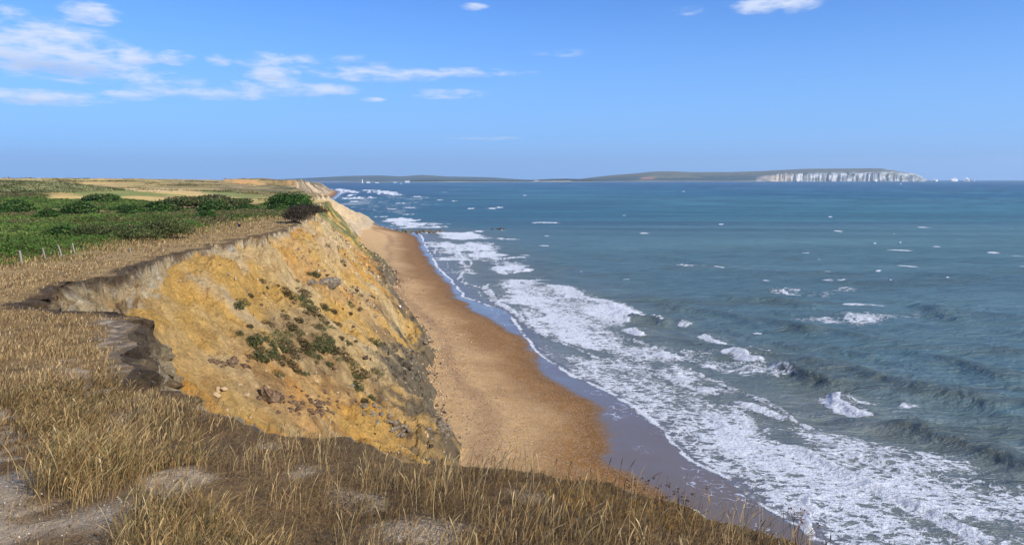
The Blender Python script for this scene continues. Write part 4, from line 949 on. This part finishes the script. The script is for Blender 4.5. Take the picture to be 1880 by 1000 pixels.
for i, ((u, v), p) in enumerate(zip(pts, H)):
    j = gt.integers(0, 4) if i >= 8 else i % 4; o = tufts[j]
    if not first[j]: o = o.copy(); C.objects.link(o)
    first[j] = False; o.location = (p[0], p[1], p[2] - .05); s = gt.uniform(.6, 1.5) * (1.0 if i < len(core) else .6); o.scale = (s * gt.uniform(.9, 1.5), s * gt.uniform(.9, 1.4), s); o.rotation_euler = (gt.normal(0, .1), R(25), 0)
    if i >= len(core) + 40 or not (440 < u < 700): reg = 'scattered over the bare sand of the cliff slope'
    elif v < 530: reg = 'on the upper slope around the grey slab'
    elif v < 612: reg = 'in the trailing line below the grey slab'
    elif u < 552: reg = 'in the thick patch low on the left of the slope'
    elif u < 626: reg = 'in the thick patch at the middle of the slope'
    else: reg = 'towards the right hand toe of the slope'
    kd = 'green' if j < 2 else 'olive brown'; sz = 'large' if s > .85 else 'small'
    tag(o, sz + ' ' + kd + ' plant ' + reg, 'plant', sz + ' ' + kd + ' plants ' + reg)

# ------------------------------------------------------------------ rocks and clods
def rock_mesh(name, seed, m_, sx=1, sy=1, sz=.7, blocky=.5, sub=3):
    import bmesh
    bm = bmesh.new(); bmesh.ops.create_icosphere(bm, subdivisions=sub, radius=1)
    P = np.array([v.co[:] for v in bm.verts]); g = np.random.default_rng(seed)
    for k in range(9):                                   # cut flats
        d = g.normal(0, 1, 3); d /= np.linalg.norm(d); c = g.uniform(.55, .85); q = P @ d; P = P - np.where(q > c, (q - c) * (blocky + .4), 0)[:, None] * d
    n_ = fbm(P[:, 0] * 2 + seed, P[:, 1] * 2 + P[:, 2] * 1.7, 4, seed) * .16 + fbm(P[:, 0] * 6 + seed, P[:, 1] * 6 + P[:, 2] * 5, 3, seed + 1) * .06
    P = P * (1 + n_[:, None]) * np.array((sx, sy, sz))
    for v, p in zip(bm.verts, P): v.co = p
    me = bpy.data.meshes.new(name); bm.to_mesh(me); bm.free(); me.materials.append(m_)
    for p in me.polygons: p.use_smooth = False
    return me
gr_ = np.random.default_rng(77)
soil = [rock_mesh('soil_clod', 700 + k, M_clod, 1, .8, .6, sub=2) for k in range(3)]; sandm = [rock_mesh('sand_clod', 710 + k, M_sandclod, 1, .8, .6, sub=2) for k in range(2)]; claym_ = [rock_mesh('clay_block', 720 + k, M_claystone, 1, .8, .6, sub=2) for k in range(3)]
def put(nm, me, p, s, label, cat, group=None, rz=None, sq=(1, 1, 1), tilt=.3):
    o = bpy.data.objects.new(nm, me); C.objects.link(o); o.location = p; o.scale = (s * sq[0], s * sq[1], s * sq[2])
    o.rotation_euler = (gr_.normal(0, tilt), gr_.normal(0, tilt), gr_.uniform(0, 6.28) if rz is None else rz); return tag(o, label, cat, group)
b1p, b2p, b3p = hits([(492, 732), (598, 523), (574, 522)], 20, 300)
big = rock_mesh('soil_block', 731, M_clod, .9, .7, 1.15, .9, 3)
put('soil_block', big, b1p, 1.0, 'big dark block of fallen soil tilted over the pale gravel near the grass', 'boulder', rz=.4, tilt=.1)
put('soil_block', rock_mesh('soil_block', 732, M_claystone, 1.9, 1.0, .75, .8, 3), b2p, 1.15, 'long dark grey slab lying half way down the orange slope', 'boulder', rz=.5, tilt=.1)
put('soil_block', rock_mesh('soil_block', 733, M_claystone, .9, .8, .75, .8, 3), b3p, 1.0, 'shorter dark grey block beside the left end of the grey slab', 'boulder', rz=.1, tilt=.1)
P_ = []
for k in range(62): P_.append(('soil', gr_.normal(585, 42), gr_.normal(741, 15), gr_.uniform(.14, .42)))
for k in range(18): P_.append(('soil', gr_.normal(425, 22), gr_.normal(668, 8), gr_.uniform(.15, .5)))
for k in range(26): P_.append(('sand', gr_.uniform(380, 640), gr_.uniform(680, 770), gr_.uniform(.12, .35)))
for k in range(36): 
    f = gr_.random(); P_.append(('clay', lerp(672, 740, f) + gr_.normal(0, 9), lerp(742, 800, f) + gr_.normal(0, 7), gr_.uniform(.2, .5)))
for k in range(34): P_.append(('clay', gr_.normal(812, 10), gr_.normal(776, 11), gr_.uniform(.18, .5)))
for k in range(24): P_.append(('clay', gr_.uniform(735, 798), gr_.uniform(590, 690), gr_.uniform(.25, .7)))
for k in range(20): P_.append(('soil', gr_.uniform(460, 690), gr_.uniform(540, 680), gr_.uniform(.12, .35)))
LB = {'soil': ('soil_clod', soil, 'dark brown clod of fallen topsoil lying on the cliff slope', 'clod', 'topsoil clods on the cliff slope'),
      'sand': ('sand_clod', sandm, 'pale lump of broken sand and gravel lying on the cliff slope', 'clod', 'sand lumps on the cliff slope'),
      'clay': ('clay_block', claym_, 'grey chunk of clay fallen at the foot of the cliff', 'rock', 'grey clay chunks at the foot of the cliff')}
H = hits([(q[1], q[2]) for q in P_], 20, 300)
for (kd, u, v, s), p in zip(P_, H):
    n_, ms, l, c_, gp_ = LB[kd]
    if kd == 'soil': w_ = 'in the dark rubble pile below the tilted block' if v > 700 else 'in the small pile above the grass on the left' if u < 460 and v > 645 else 'scattered singly over the middle of the slope'
    elif kd == 'clay': w_ = 'in the streak of grey rubble running down to the right' if u < 742 and v > 700 else 'in the dark heap on the beach at the toe' if v > 740 else 'under the grey clay bulge beside the beach'
    else: w_ = 'near the tilted block' if u < 520 else 'right of the tilted block'
    big_ = 'large' if s > .33 else 'small'; l = big_ + ' ' + {'soil': 'dark brown soil clod ', 'clay': 'grey clay chunk ', 'sand': 'pale sand lump '}[kd] + w_; gp_ = l.replace('clod', 'clods').replace('chunk', 'chunks').replace('lump', 'lumps')
    put(n_, ms[gr_.integers(0, len(ms))], p, s, l, c_, gp_)
# rock groyne running out from the beach
gm = [rock_mesh('groyne_rock', 740 + k, M_groyne, 1, .85, .7, .8, 2) for k in range(3)]; wm = [rock_mesh('groyne_rock', 750 + k, M_weed, 1, .85, .6, .8, 2) for k in range(2)]
for k in range(64):
    f = gr_.random() ** .8; u = lerp(722, 812, f); v = 423.5 + gr_.normal(0, 1.3) + f * .8; px_, py_ = unp(u, v, .6); s = gr_.uniform(.9, 1.6) * (1 - .25 * f)
    weed = .1 < f < .45 and gr_.random() < .7
    put('groyne_rock', (wm if weed else gm)[gr_.integers(0, 2)], (px_, py_, .15 + gr_.random() * .35), s, 'weed covered rock in the low groyne across the beach' if weed else 'grey brown rock in the low groyne across the beach', 'rock', 'green weedy groyne rocks' if weed else 'bare groyne rocks')
for (u, v, s, lb) in [(917, 421, 1.7, 'largest dark rock awash off the end of the groyne'), (904, 421.5, 1.1, 'small dark rock awash just left of the largest offshore one'), (925, 420.6, .9, 'small dark rock awash just right of the largest offshore one')]:
    px_, py_ = unp(u, v, 0); put('sea_rock', gm[0], (px_, py_, .25), s, lb, 'rock', 'rocks awash off the groyne', sq=(1.5, 1, .7))

# loose stones: scree on the cliff, shingle on the beach, flints on the path
def stones(name, x, y, s, pal, g, m_, sink=.2):
    n = len(x); z = terrain(x, y)[0]; c = np.stack([x, y, z + s * (.5 - sink)], 1)
    B = np.array([(sx, sy, sz) for sz in (-1, 1) for sx, sy in ((-1, -1), (1, -1), (1, 1), (-1, 1))], float) * .5
    B[4:, :2] *= .65; a = g.uniform(0, 6.28, n); ca, sa = np.cos(a), np.sin(a); sc_ = s[:, None, None] * g.uniform(.6, 1.4, (n, 1, 3)) * np.array((1, 1, .8)); Q = B[None] * sc_ * g.uniform(.75, 1.25, (n, 8, 3))
    V = np.stack([Q[..., 0] * ca[:, None] - Q[..., 1] * sa[:, None], Q[..., 0] * sa[:, None] + Q[..., 1] * ca[:, None], Q[..., 2] + Q[..., 0] * .25 * sa[:, None]], -1) + c[:, None]
    Fb = np.array([(0, 3, 2, 1), (4, 5, 6, 7), (0, 1, 5, 4), (1, 2, 6, 5), (2, 3, 7, 6), (3, 0, 4, 7)]); F = (np.arange(n)[:, None, None] * 8 + Fb[None]).reshape(-1, 4)
    tag(np_mesh(name, V.reshape(-1, 3), F, m_, {'tint': np.repeat(pick(pal, n, g), 8, 0)}, smooth=False), kind='stuff')
M_stone, t_, p_ = mat('loose_stone'); t_.set(p_.inputs['Base Color'], t_.attr('tint', 0)); p_.inputs['Roughness'].default_value = .9; p_.inputs['Specular IOR Level'].default_value = .2
g = np.random.default_rng(91); N = 120000; x = g.uniform(-60, 8, N); y = g.uniform(24, 230, N); d_ = terrain(x, y, False); ok = (d_[1] < -.3) & (d_[2] > -1.5) & (d_[4] > .04)
dn_ = fbm(x * .12, y * .12, 4, 231) + .7 * (d_[4] - .55) + .45 * fbm(x * .6, y * .6, 3, 232); ok &= dn_ > g.uniform(.0, .9, N); x, y = x[ok], y[ok]; rr_ = np.hypot(x, y)
stones('scree', x, y, (.05 + rr_ * .0007) * g.uniform(.6, 1.8, len(x)) * np.where(g.random(len(x)) < .06, 2.0, 1), [srgb(120, 96, 70), srgb(86, 70, 54), srgb(196, 170, 130), srgb(150, 116, 74), srgb(112, 104, 90), srgb(190, 166, 126)], g, M_stone)
N = 90000; x = g.uniform(-30, 25, N); y = 48 * (240 / 48) ** g.random(N); d_ = terrain(x, y, False); ok = (d_[2] < 0) & (d_[3] > 3) & (fbm(x * .2, y * .1, 3, 233) > g.uniform(-.5, .7, N)) & (sdpoly(x, y, WETpoly) > g.uniform(6, 16, N)); x, y = x[ok], y[ok]; rr_ = np.hypot(x, y)
stones('shingle', x, y, (.03 + rr_ * .0005) * g.uniform(.5, 1.6, len(x)), [srgb(214, 188, 150), srgb(160, 124, 88), srgb(116, 88, 64), srgb(196, 152, 106), srgb(92, 78, 66)], g, M_stone, .35)
x, y, g = sample(26000, 2.2, 14, p=1.4, seed=92); ok = (bare_at(x, y) > .35) & (g.random(len(x)) < .5) & (terrain(x, y)[1] > 0); x, y = x[ok], y[ok]
stones('path_gravel', x, y, g.uniform(.003, .009, len(x)) * np.where(g.random(len(x)) < .04, 1.8, 1), [srgb(188, 172, 146), srgb(168, 146, 116), srgb(128, 110, 88), srgb(206, 194, 170)], g, M_stone, .3)

# ------------------------------------------------------------------ fence posts
def box_bm(bm, sx, sy, sz, c, taper=1.0, bev=.01, rot=0):
    import bmesh
    r = bmesh.ops.create_cube(bm, size=1); vs = r['verts']
    for v in vs:
        k = taper if v.co.z > 0 else 1; X_ = v.co.x * sx * k; Y_ = v.co.y * sy * k; v.co = (c[0] + X_ * math.cos(rot) - Y_ * math.sin(rot), c[1] + X_ * math.sin(rot) + Y_ * math.cos(rot), c[2] + v.co.z * sz)
    return vs
def bm_obj(name, fn, m_, parent=None, loc=None):
    import bmesh
    bm = bmesh.new(); fn(bm); me = bpy.data.meshes.new(name); bm.normal_update(); bm.to_mesh(me); bm.free(); me.materials.append(m_)
    o = bpy.data.objects.new(name, me); C.objects.link(o)
    if parent: o.parent = parent
    if loc is not None: o.location = loc
    return o
def post_bm(bm, r=.055, h=1.35, seed=0):
    import bmesh
    g = np.random.default_rng(seed); rings = []
    for k, f in enumerate([-.3, 0, .35, .7, .96, 1.0]):
        q = r * (1.06 - .12 * f) * (.75 if k == 5 else 1); rings.append([bm.verts.new((math.cos(a * math.pi / 4) * q * g.uniform(.9, 1.1), math.sin(a * math.pi / 4) * q * g.uniform(.9, 1.1), f * h + (g.normal(0, .012) if k == 5 else 0))) for a in range(8)])
    for a, b in zip(rings[:-1], rings[1:]):
        for i in range(8): bm.faces.new((a[i], a[(i + 1) % 8], b[(i + 1) % 8], b[i]))
    bm.faces.new(rings[-1]); bm.faces.new(rings[0][::-1])
for i, (u, v, vt, tl, lb) in enumerate([(40, 481, 462, 6, 'thickest grey fence post, leftmost of the row before the bracken'), (83, 474, 457, 9, 'leaning grey fence post second from the left, before the bracken'),
        (114, 471, 452, 14, 'most tilted thin pale fence post, third of the row'), (137, 464, 449, 10, 'thin pale leaning fence post, fourth of the row by tall straw grass'), (239, 460, 453, 3, 'short stub of a post alone beside the cliff path')]):
    p = unpg(u, v); zz_ = zat(*p)[0]; hh_ = (v - vt) / FPX * math.hypot(*p) * 1.08
    o = bm_obj('fence_post', lambda bm: post_bm(bm, .085 if i == 0 else .06, hh_, i), M_wood, loc=(p[0], p[1], zz_)); o.rotation_euler = (0, R(-tl), 0)
    tag(o, lb, 'fence post', 'fence posts before the bracken')

# ------------------------------------------------------------------ people
M_skin = simple_mat('skin', (.50, .30, .21), .6, .05, 8); M_wcloth = simple_mat('white_cloth', (.82, .82, .84), .85, .05, 8); M_bcloth = simple_mat('black_cloth', (.018, .018, .022), .85, .2, 8)
M_hair = simple_mat('dark_hair', (.03, .02, .015), .6, .2, 20); M_shoe = simple_mat('shoe', (.12, .08, .05), .7, .1, 8); M_gcloth = simple_mat('grey_cloth', (.25, .26, .28), .85, .1, 8)
def skin(name, verts, edges, radii, m_, parent=None, root=0, lv=2):
    me = bpy.data.meshes.new(name); me.from_pydata(verts, edges, []); me.materials.append(m_); 
    o = bpy.data.objects.new(name, me); C.objects.link(o)
    if parent: o.parent = parent
    md = o.modifiers.new('skin', 'SKIN'); md.use_smooth_shade = True;
    for i, r_ in enumerate(radii): d = me.skin_vertices[0].data[i]; d.radius = (r_, r_) if not isinstance(r_, tuple) else r_; d.use_root = (i == root)
    sb = o.modifiers.new('sub', 'SUBSURF'); sb.levels = lv; sb.render_levels = lv
    return o
def person(loc, rz, label, pose, top_m, leg_m, hair_m, group=None, sleeve=True):
    """pose: joint dict in metres, facing +X"""
    J = pose; names = ['pelvis', 'waist', 'chest', 'neck', 'head', 'crown']; v = [J[n] for n in names]; rad = [(.15, .12), (.14, .105), (.165, .12), .055, .085, .07]
    e = [(0, 1), (1, 2), (2, 3), (3, 4), (4, 5)]
    for s in ('l', 'r'):
        o = len(v)
        for n, r_ in (('shoulder', .06), ('elbow', .043), ('wrist', .03), ('palm', .036)): v.append(J[n + s]); rad.append(r_)
        e += [(2, o), (o, o + 1), (o + 1, o + 2), (o + 2, o + 3)]
        P = np.array(J['palm' + s]); D = P - np.array(J['wrist' + s]); D = D / np.linalg.norm(D); S = np.cross(D, (0, 0, 1.0)); S = S / (np.linalg.norm(S) + 1e-6)
        for k, (off_, ln) in enumerate(((-.030, .075), (-.010, .085), (.010, .08), (.028, .062), (.040, .045))):
            base_ = P + S * off_ * (1 if s == 'l' else -1) + D * (.02 if k < 4 else -.02); tip = base_ + D * ln * (.95 if k < 4 else .5) + (S * .035 * (1 if s == 'l' else -1) if k == 4 else 0) + np.array((0, 0, -.012))
            q = len(v); v += [tuple(base_), tuple(tip)]; rad += [.0105, .008]; e += [(o + 3, q), (q, q + 1)]
        o = len(v)
        for n, r_ in (('hip', .095), ('knee', .062), ('ankle', .042), ('toe', .036)): v.append(J[n + s]); rad.append(r_)
        e += [(0, o), (o, o + 1), (o + 1, o + 2), (o + 2, o + 3)]
    body = skin('person', v, e, rad, M_skin); body.location = loc; body.rotation_euler.z = rz; tag(body, label, 'person', group)
    tv = [J['pelvis'], J['waist'], J['chest'], J['neckb']]; te = [(0, 1), (1, 2), (2, 3)]; tr_ = [(.165, .135), (.165, .13), (.185, .14), .07]
    for s in ('l', 'r'): o = len(tv); sh_ = np.array(J['shoulder' + s]); el_ = np.array(J['elbow' + s]); tv += [tuple(sh_), tuple(sh_ + (el_ - sh_) * .75)]; tr_ += [.078, .062]; te += [(2, o), (o, o + 1)]
    skin('shirt', tv, te, tr_, top_m, body)
    lv_ = [J['pelvis']]; le = []; lr = [(.17, .14)]
    for s in ('l', 'r'):
        o = len(lv_); hp = np.array(J['hip' + s]); kn = np.array(J['knee' + s]); an = np.array(J['ankle' + s]); lv_ += [tuple(hp), tuple(hp + (kn - hp) * .85)]; lr += [.112, .085]; le += [(0, o), (o, o + 1)]
        if leg_m[1]: lv_ += [tuple(kn), tuple(kn + (an - kn) * .9)]; lr += [.078, .058]; le += [(o + 1, o + 2), (o + 2, o + 3)]
        an_ = J['ankle' + s]; to = J['toe' + s]; skin('shoe', [(an_[0], an_[1], an_[2] - .02), tuple((np.array(an_) + np.array(to)) / 2 - np.array((0, 0, .012))), to], [(0, 1), (1, 2)], [.052, .048, .042], M_shoe, body)
    skin('trousers' if leg_m[1] else 'shorts', lv_, le, lr, leg_m[0], body)
    h_ = np.array(J['head']); c_ = np.array(J['crown']); up = c_ - h_; bk = np.array((-.035, 0, 0))
    skin('hair', [tuple(h_ + bk * 1.3 - up * .25), tuple(h_ + bk + up * .5), tuple(c_ + np.array((-.005, 0, .012)))], [(0, 1), (1, 2)], [.062, .092, .075], hair_m, body)
    f = np.array((.085, 0, 0)); skin('nose', [tuple(h_ + f * .9 + up * .22), tuple(h_ + f * 1.18 - up * .02)], [(0, 1)], [.012, .018], M_skin, body, lv=1)
    for s in (-1, 1):
        skin('eye', [tuple(h_ + f * .88 + up * .35 + np.array((0, s * .032, 0))), tuple(h_ + f * .98 + up * .35 + np.array((0, s * .032, 0)))], [(0, 1)], [.011, .010], M_bcloth, body, lv=1)
        skin('ear', [tuple(h_ + up * .1 + np.array((-.005, s * .082, 0))), tuple(h_ + up * .5 + np.array((-.01, s * .088, 0)))], [(0, 1)], [.014, .016], M_skin, body, lv=1)
    return body
SIT = dict(pelvis=(0, 0, .13), waist=(-.03, 0, .30), chest=(-.04, 0, .50), neck=(.0, 0, .66), neckb=(-.01, 0, .61), head=(.04, 0, .77), crown=(.045, 0, .90),
           shoulderl=(-.03, .18, .56), elbowl=(-.20, .25, .34), wristl=(-.26, .27, .12), palml=(-.27, .28, .05), shoulderr=(-.03, -.18, .56), elbowr=(.14, -.24, .36), wristr=(.34, -.18, .38), palmr=(.42, -.16, .39),
           hipl=(.03, .1, .12), kneel=(.43, .14, .36), anklel=(.72, .14, .10), toel=(.88, .15, .05), hipr=(.03, -.1, .12), kneer=(.45, -.12, .22), ankler=(.86, -.10, .08), toer=(.98, -.11, .16))
STAND = dict(pelvis=(0, 0, .92), waist=(0, 0, 1.08), chest=(0, 0, 1.28), neck=(0, 0, 1.47), neckb=(0, 0, 1.42), head=(.01, 0, 1.60), crown=(.01, 0, 1.73),
             shoulderl=(0, .18, 1.38), elbowl=(-.02, .24, 1.10), wristl=(.10, .25, .88), palml=(.14, .24, .81), shoulderr=(0, -.18, 1.38), elbowr=(-.02, -.24, 1.10), wristr=(.10, -.25, .88), palmr=(.14, -.24, .81),
             hipl=(0, .1, .88), kneel=(.06, .12, .48), anklel=(-.02, .13, .08), toel=(.16, .14, .04), hipr=(0, -.1, .88), kneer=(-.02, -.12, .48), ankler=(-.10, -.12, .08), toer=(.07, -.13, .04))
px_, py_, pz_ = hits([(735, 567)], 60, 400)[0]
person((px_, py_, pz_ - .02), R(-25), 'person in white top and black shorts sitting on the shingle beach', SIT, M_wcloth, (M_bcloth, False), M_hair)
px_, py_ = unpg(439, 416); pz_ = zat(px_, py_)[0]
person((px_, py_, pz_ + .02), R(-75), 'person in dark clothes sitting in the grass at the edge of the bracken', SIT, M_bcloth, (M_bcloth, True), M_hair)
for (u, v, lb, rz) in [(73.5, 331, 'dark clothed person standing on the skyline, left one of the two', 1.2), (87, 331, 'dark clothed person standing on the skyline, right one of the two', -.6)]:
    a_, e_ = px_azel(u, v); D_ = 560; px_, py_ = math.sin(a_) * D_, math.cos(a_) * D_
    person((px_, py_, zat(px_, py_)[0]), rz, lb, STAND, M_bcloth, (M_bcloth, True), M_hair, 'people standing on the skyline')

# ------------------------------------------------------------------ golf course furniture
def far_at(u, D): a_ = px_azel(u, 330)[0]; x_, y_ = math.sin(a_) * D, math.cos(a_) * D; return x_, y_, float(zat(x_, y_)[0])
x_, y_, z_ = far_at(94, 400)
o = bm_obj('marker_post', lambda bm: (box_bm(bm, .35, .35, 2.6, (0, 0, 1.3), .9), box_bm(bm, 1.3, .12, .5, (-.35, .1, 2.7), .9)), M_white, loc=(x_, y_, z_)); tag(o, 'white marker post with a small board on top, standing on the green', 'marker post')
x_, y_, z_ = far_at(116, 520); e = bpy.data.objects.new('white_rail', None); C.objects.link(e); e.location = (x_, y_, z_); tag(e, 'white rail on two legs beside the golf course mound', 'rail')
bm_obj('rail', lambda bm: box_bm(bm, 4.2, .2, .5, (0, 0, 1.7)), M_white, e)
for s in (-1, 1): bm_obj('leg', lambda bm: box_bm(bm, .3, .22, 1.7, (s * 1.7, .25, .7)), M_white, e)

# ------------------------------------------------------------------ far buildings, lighthouse and chalk stacks
def house(u, D, w_, d_, h_, label, zb=3, rz=0, name='white_house', roofm=None, group=None):
    a_, _ = px_azel(u, 330); e = bpy.data.objects.new(name, None); C.objects.link(e); e.location = (math.sin(a_) * D, math.cos(a_) * D, zb); e.rotation_euler.z = rz - a_; tag(e, label, 'house', group)
    bm_obj('wall', lambda bm: box_bm(bm, w_, d_, h_, (0, 0, h_ / 2)), M_white, e)
    def rf(bm):
        pv = [(-w_ * .54, -d_ * .56, h_), (w_ * .54, -d_ * .56, h_), (w_ * .54, d_ * .56, h_), (-w_ * .54, d_ * .56, h_), (-w_ * .5, 0, h_ * 1.5), (w_ * .5, 0, h_ * 1.5)]
        vs = [bm.verts.new(p) for p in pv]
        for f in ((0, 1, 5, 4), (2, 3, 4, 5), (0, 4, 3), (1, 2, 5), (3, 2, 1, 0)): bm.faces.new([vs[i] for i in f])
    bm_obj('roof', rf, roofm or M_roof, e)
    for k in (-1, 0, 1): bm_obj('window', lambda bm: box_bm(bm, w_ * .12, .3, h_ * .3, (k * w_ * .3, -d_ / 2 - .1, h_ * .55)), M_glass, e)
    return e
house(537, 1780, 9, 8, 4.5, 'white house on top of the dark headland', zb=float(zat(math.sin(px_azel(537, 330)[0]) * 1780, math.cos(px_azel(537, 330)[0]) * 1780)[0]) - .3, roofm=M_white)
house(676, 5250, 24, 12, 9, 'long white building at the foot of the lighthouse on the spit', zb=1)
house(692, 5300, 26, 12, 6, 'low white building just right of the lighthouse buildings', zb=1); house(725, 5600, 22, 12, 6, 'pale house alone on the far shore, left of the large pale block', zb=1)
house(748, 5600, 32, 14, 12, 'large pale block on the far shore', zb=2); house(985, 7600, 40, 16, 10, 'white house at the left end of the island shore', zb=2); house(1068, 8350, 40, 16, 12, 'white house at the water below the wooded hill', zb=2)
a_, _ = px_azel(665, 330); e = bpy.data.objects.new('lighthouse', None); C.objects.link(e); e.location = (math.sin(a_) * 5200, math.cos(a_) * 5200, 1); tag(e, 'white lighthouse tower on the far shingle spit', 'lighthouse')
def tower(bm, prof, n=16):
    rings = [[bm.verts.new((math.cos(k * 2 * math.pi / n) * q, math.sin(k * 2 * math.pi / n) * q, h_)) for k in range(n)] for q, h_ in prof]
    for a, b in zip(rings[:-1], rings[1:]):
        for i in range(n): bm.faces.new((a[i], a[(i + 1) % n], b[(i + 1) % n], b[i]))
    bm.faces.new(rings[-1])
bm_obj('tower', lambda bm: tower(bm, [(4.2, 0), (3.6, 8), (3.1, 20), (3.1, 21), (4.2, 21), (4.2, 22), (2.4, 22)]), M_white, e)
bm_obj('lantern', lambda bm: tower(bm, [(2.2, 22), (2.2, 25)]), M_glass, e); bm_obj('cap', lambda bm: tower(bm, [(2.8, 25), (2.6, 25.4), (.3, 28)]), M_white, e)
for (u, u2, vt, lb) in [(1710, 1722, 327.4, 'low white chalk rock just off the end of the island'), (1743, 1757, 326.2, 'middle chalk sea stack with a sloping top'), (1769, 1785, 324.6, 'outermost and tallest chalk sea stack')]:
    D_ = 10000; a1 = px_azel((u + u2) / 2, 330)[0]; w_ = (u2 - u) / FPX * D_ / 2; top_ = CAMZ + math.tan(px_azel(u, vt)[1]) * D_
    me = rock_mesh('sea_stack', int(u), M_chalk, w_, w_ * .6, top_, .9, 4); o = bpy.data.objects.new('sea_stack', me); C.objects.link(o); o.location = (math.sin(a1) * D_, math.cos(a1) * D_, 0); tag(o, lb, 'sea stack', 'chalk stacks off the island')
a1 = px_azel(1788, 330)[0]; e = bm_obj('rock_lighthouse', lambda bm: tower(bm, [(7, 0), (6, 8), (5, 26), (6, 27), (3, 29), (3, 32), (.5, 35)]), M_white, loc=(math.sin(a1) * 10000, math.cos(a1) * 10000, 0)); tag(e, 'small lighthouse at the seaward end of the chalk stacks', 'lighthouse')
house(1633, 9700, 60, 20, 8, 'white buildings on the brow of the chalk headland', zb=CAMZ + math.tan(px_azel(1633, 312.2)[1]) * 9700 - 4, roofm=M_white)

# ------------------------------------------------------------------ weeds near the camera
def weed(u, v, hgt, label, seed, col):
    g = np.random.default_rng(seed); p = unpg(u, v); z_ = zat(*p)[0]; e = bpy.data.objects.new('dried_weed', None); C.objects.link(e); e.location = (p[0], p[1], z_); tag(e, label, 'weed')
    n = 5; x_ = g.normal(0, .02, n); y_ = g.normal(0, .02, n); V, F, Tn = blades(x_, y_, np.zeros(n), hgt * g.uniform(.6, 1, n), np.full(n, .004), .35, np.tile(col, (n, 1)), None, seed); np_mesh('stem', V, F, M_grass, {'tint': Tn}, parent=e)
    c = np.stack([g.normal(.03, .05, 60), g.normal(0, .05, 60), hgt * g.uniform(.35, 1.0, 60)], 1); 
    for k in range(0, 60, 6):
        cc_ = c[k] + g.normal(0, .006, (9, 3)); V, F, Tn = leaves(cc_, np.tile((0, 0, 1.), (9, 1)), g.uniform(.004, .008, 9), np.tile(col * .8, (9, 1)), g); np_mesh('seed_head', V, F, M_leaf, {'tint': Tn}, parent=e)
weed(1250, 945, .17, 'dark dried weed with seed heads at the lip against the wet sand', 801, srgb(70, 52, 38)); weed(1210, 932, .14, 'reddish dried weed on the lip, left of the dark one', 802, srgb(110, 62, 44)); weed(1462, 1010, .24, 'thin reddish weed standing against the surf at the bottom edge', 803, srgb(120, 72, 56)); weed(1150, 918, .12, 'short dark weed on the grassy lip above the sand', 804, srgb(60, 48, 36))

# ------------------------------------------------------------------ air
m_ = bpy.data.materials.new('haze'); m_.use_nodes = True; nt = m_.node_tree; nt.nodes.remove(nt.nodes['Principled BSDF']); pv = nt.nodes.new('ShaderNodeVolumePrincipled')
pv.inputs['Density'].default_value = HAZE; pv.inputs['Color'].default_value = (.74, .89, 1.0, 1); pv.inputs['Anisotropy'].default_value = .2; nt.links.new(pv.outputs[0], nt.nodes['Material Output'].inputs['Volume'])
Rz = 16400; zb, zt_ = -30, 420; vs = [(sx * Rz, sy * Rz, z_) for z_ in (zb, zt_) for sx, sy in ((-1, -1), (1, -1), (1, 1), (-1, 1))]
me = bpy.data.meshes.new('haze'); me.from_pydata(vs, [], [(3, 2, 1, 0), (4, 5, 6, 7), (0, 1, 5, 4), (1, 2, 6, 5), (2, 3, 7, 6), (3, 0, 4, 7)]); me.materials.append(m_)
o = bpy.data.objects.new('haze', me); C.objects.link(o); tag(o, kind='stuff')
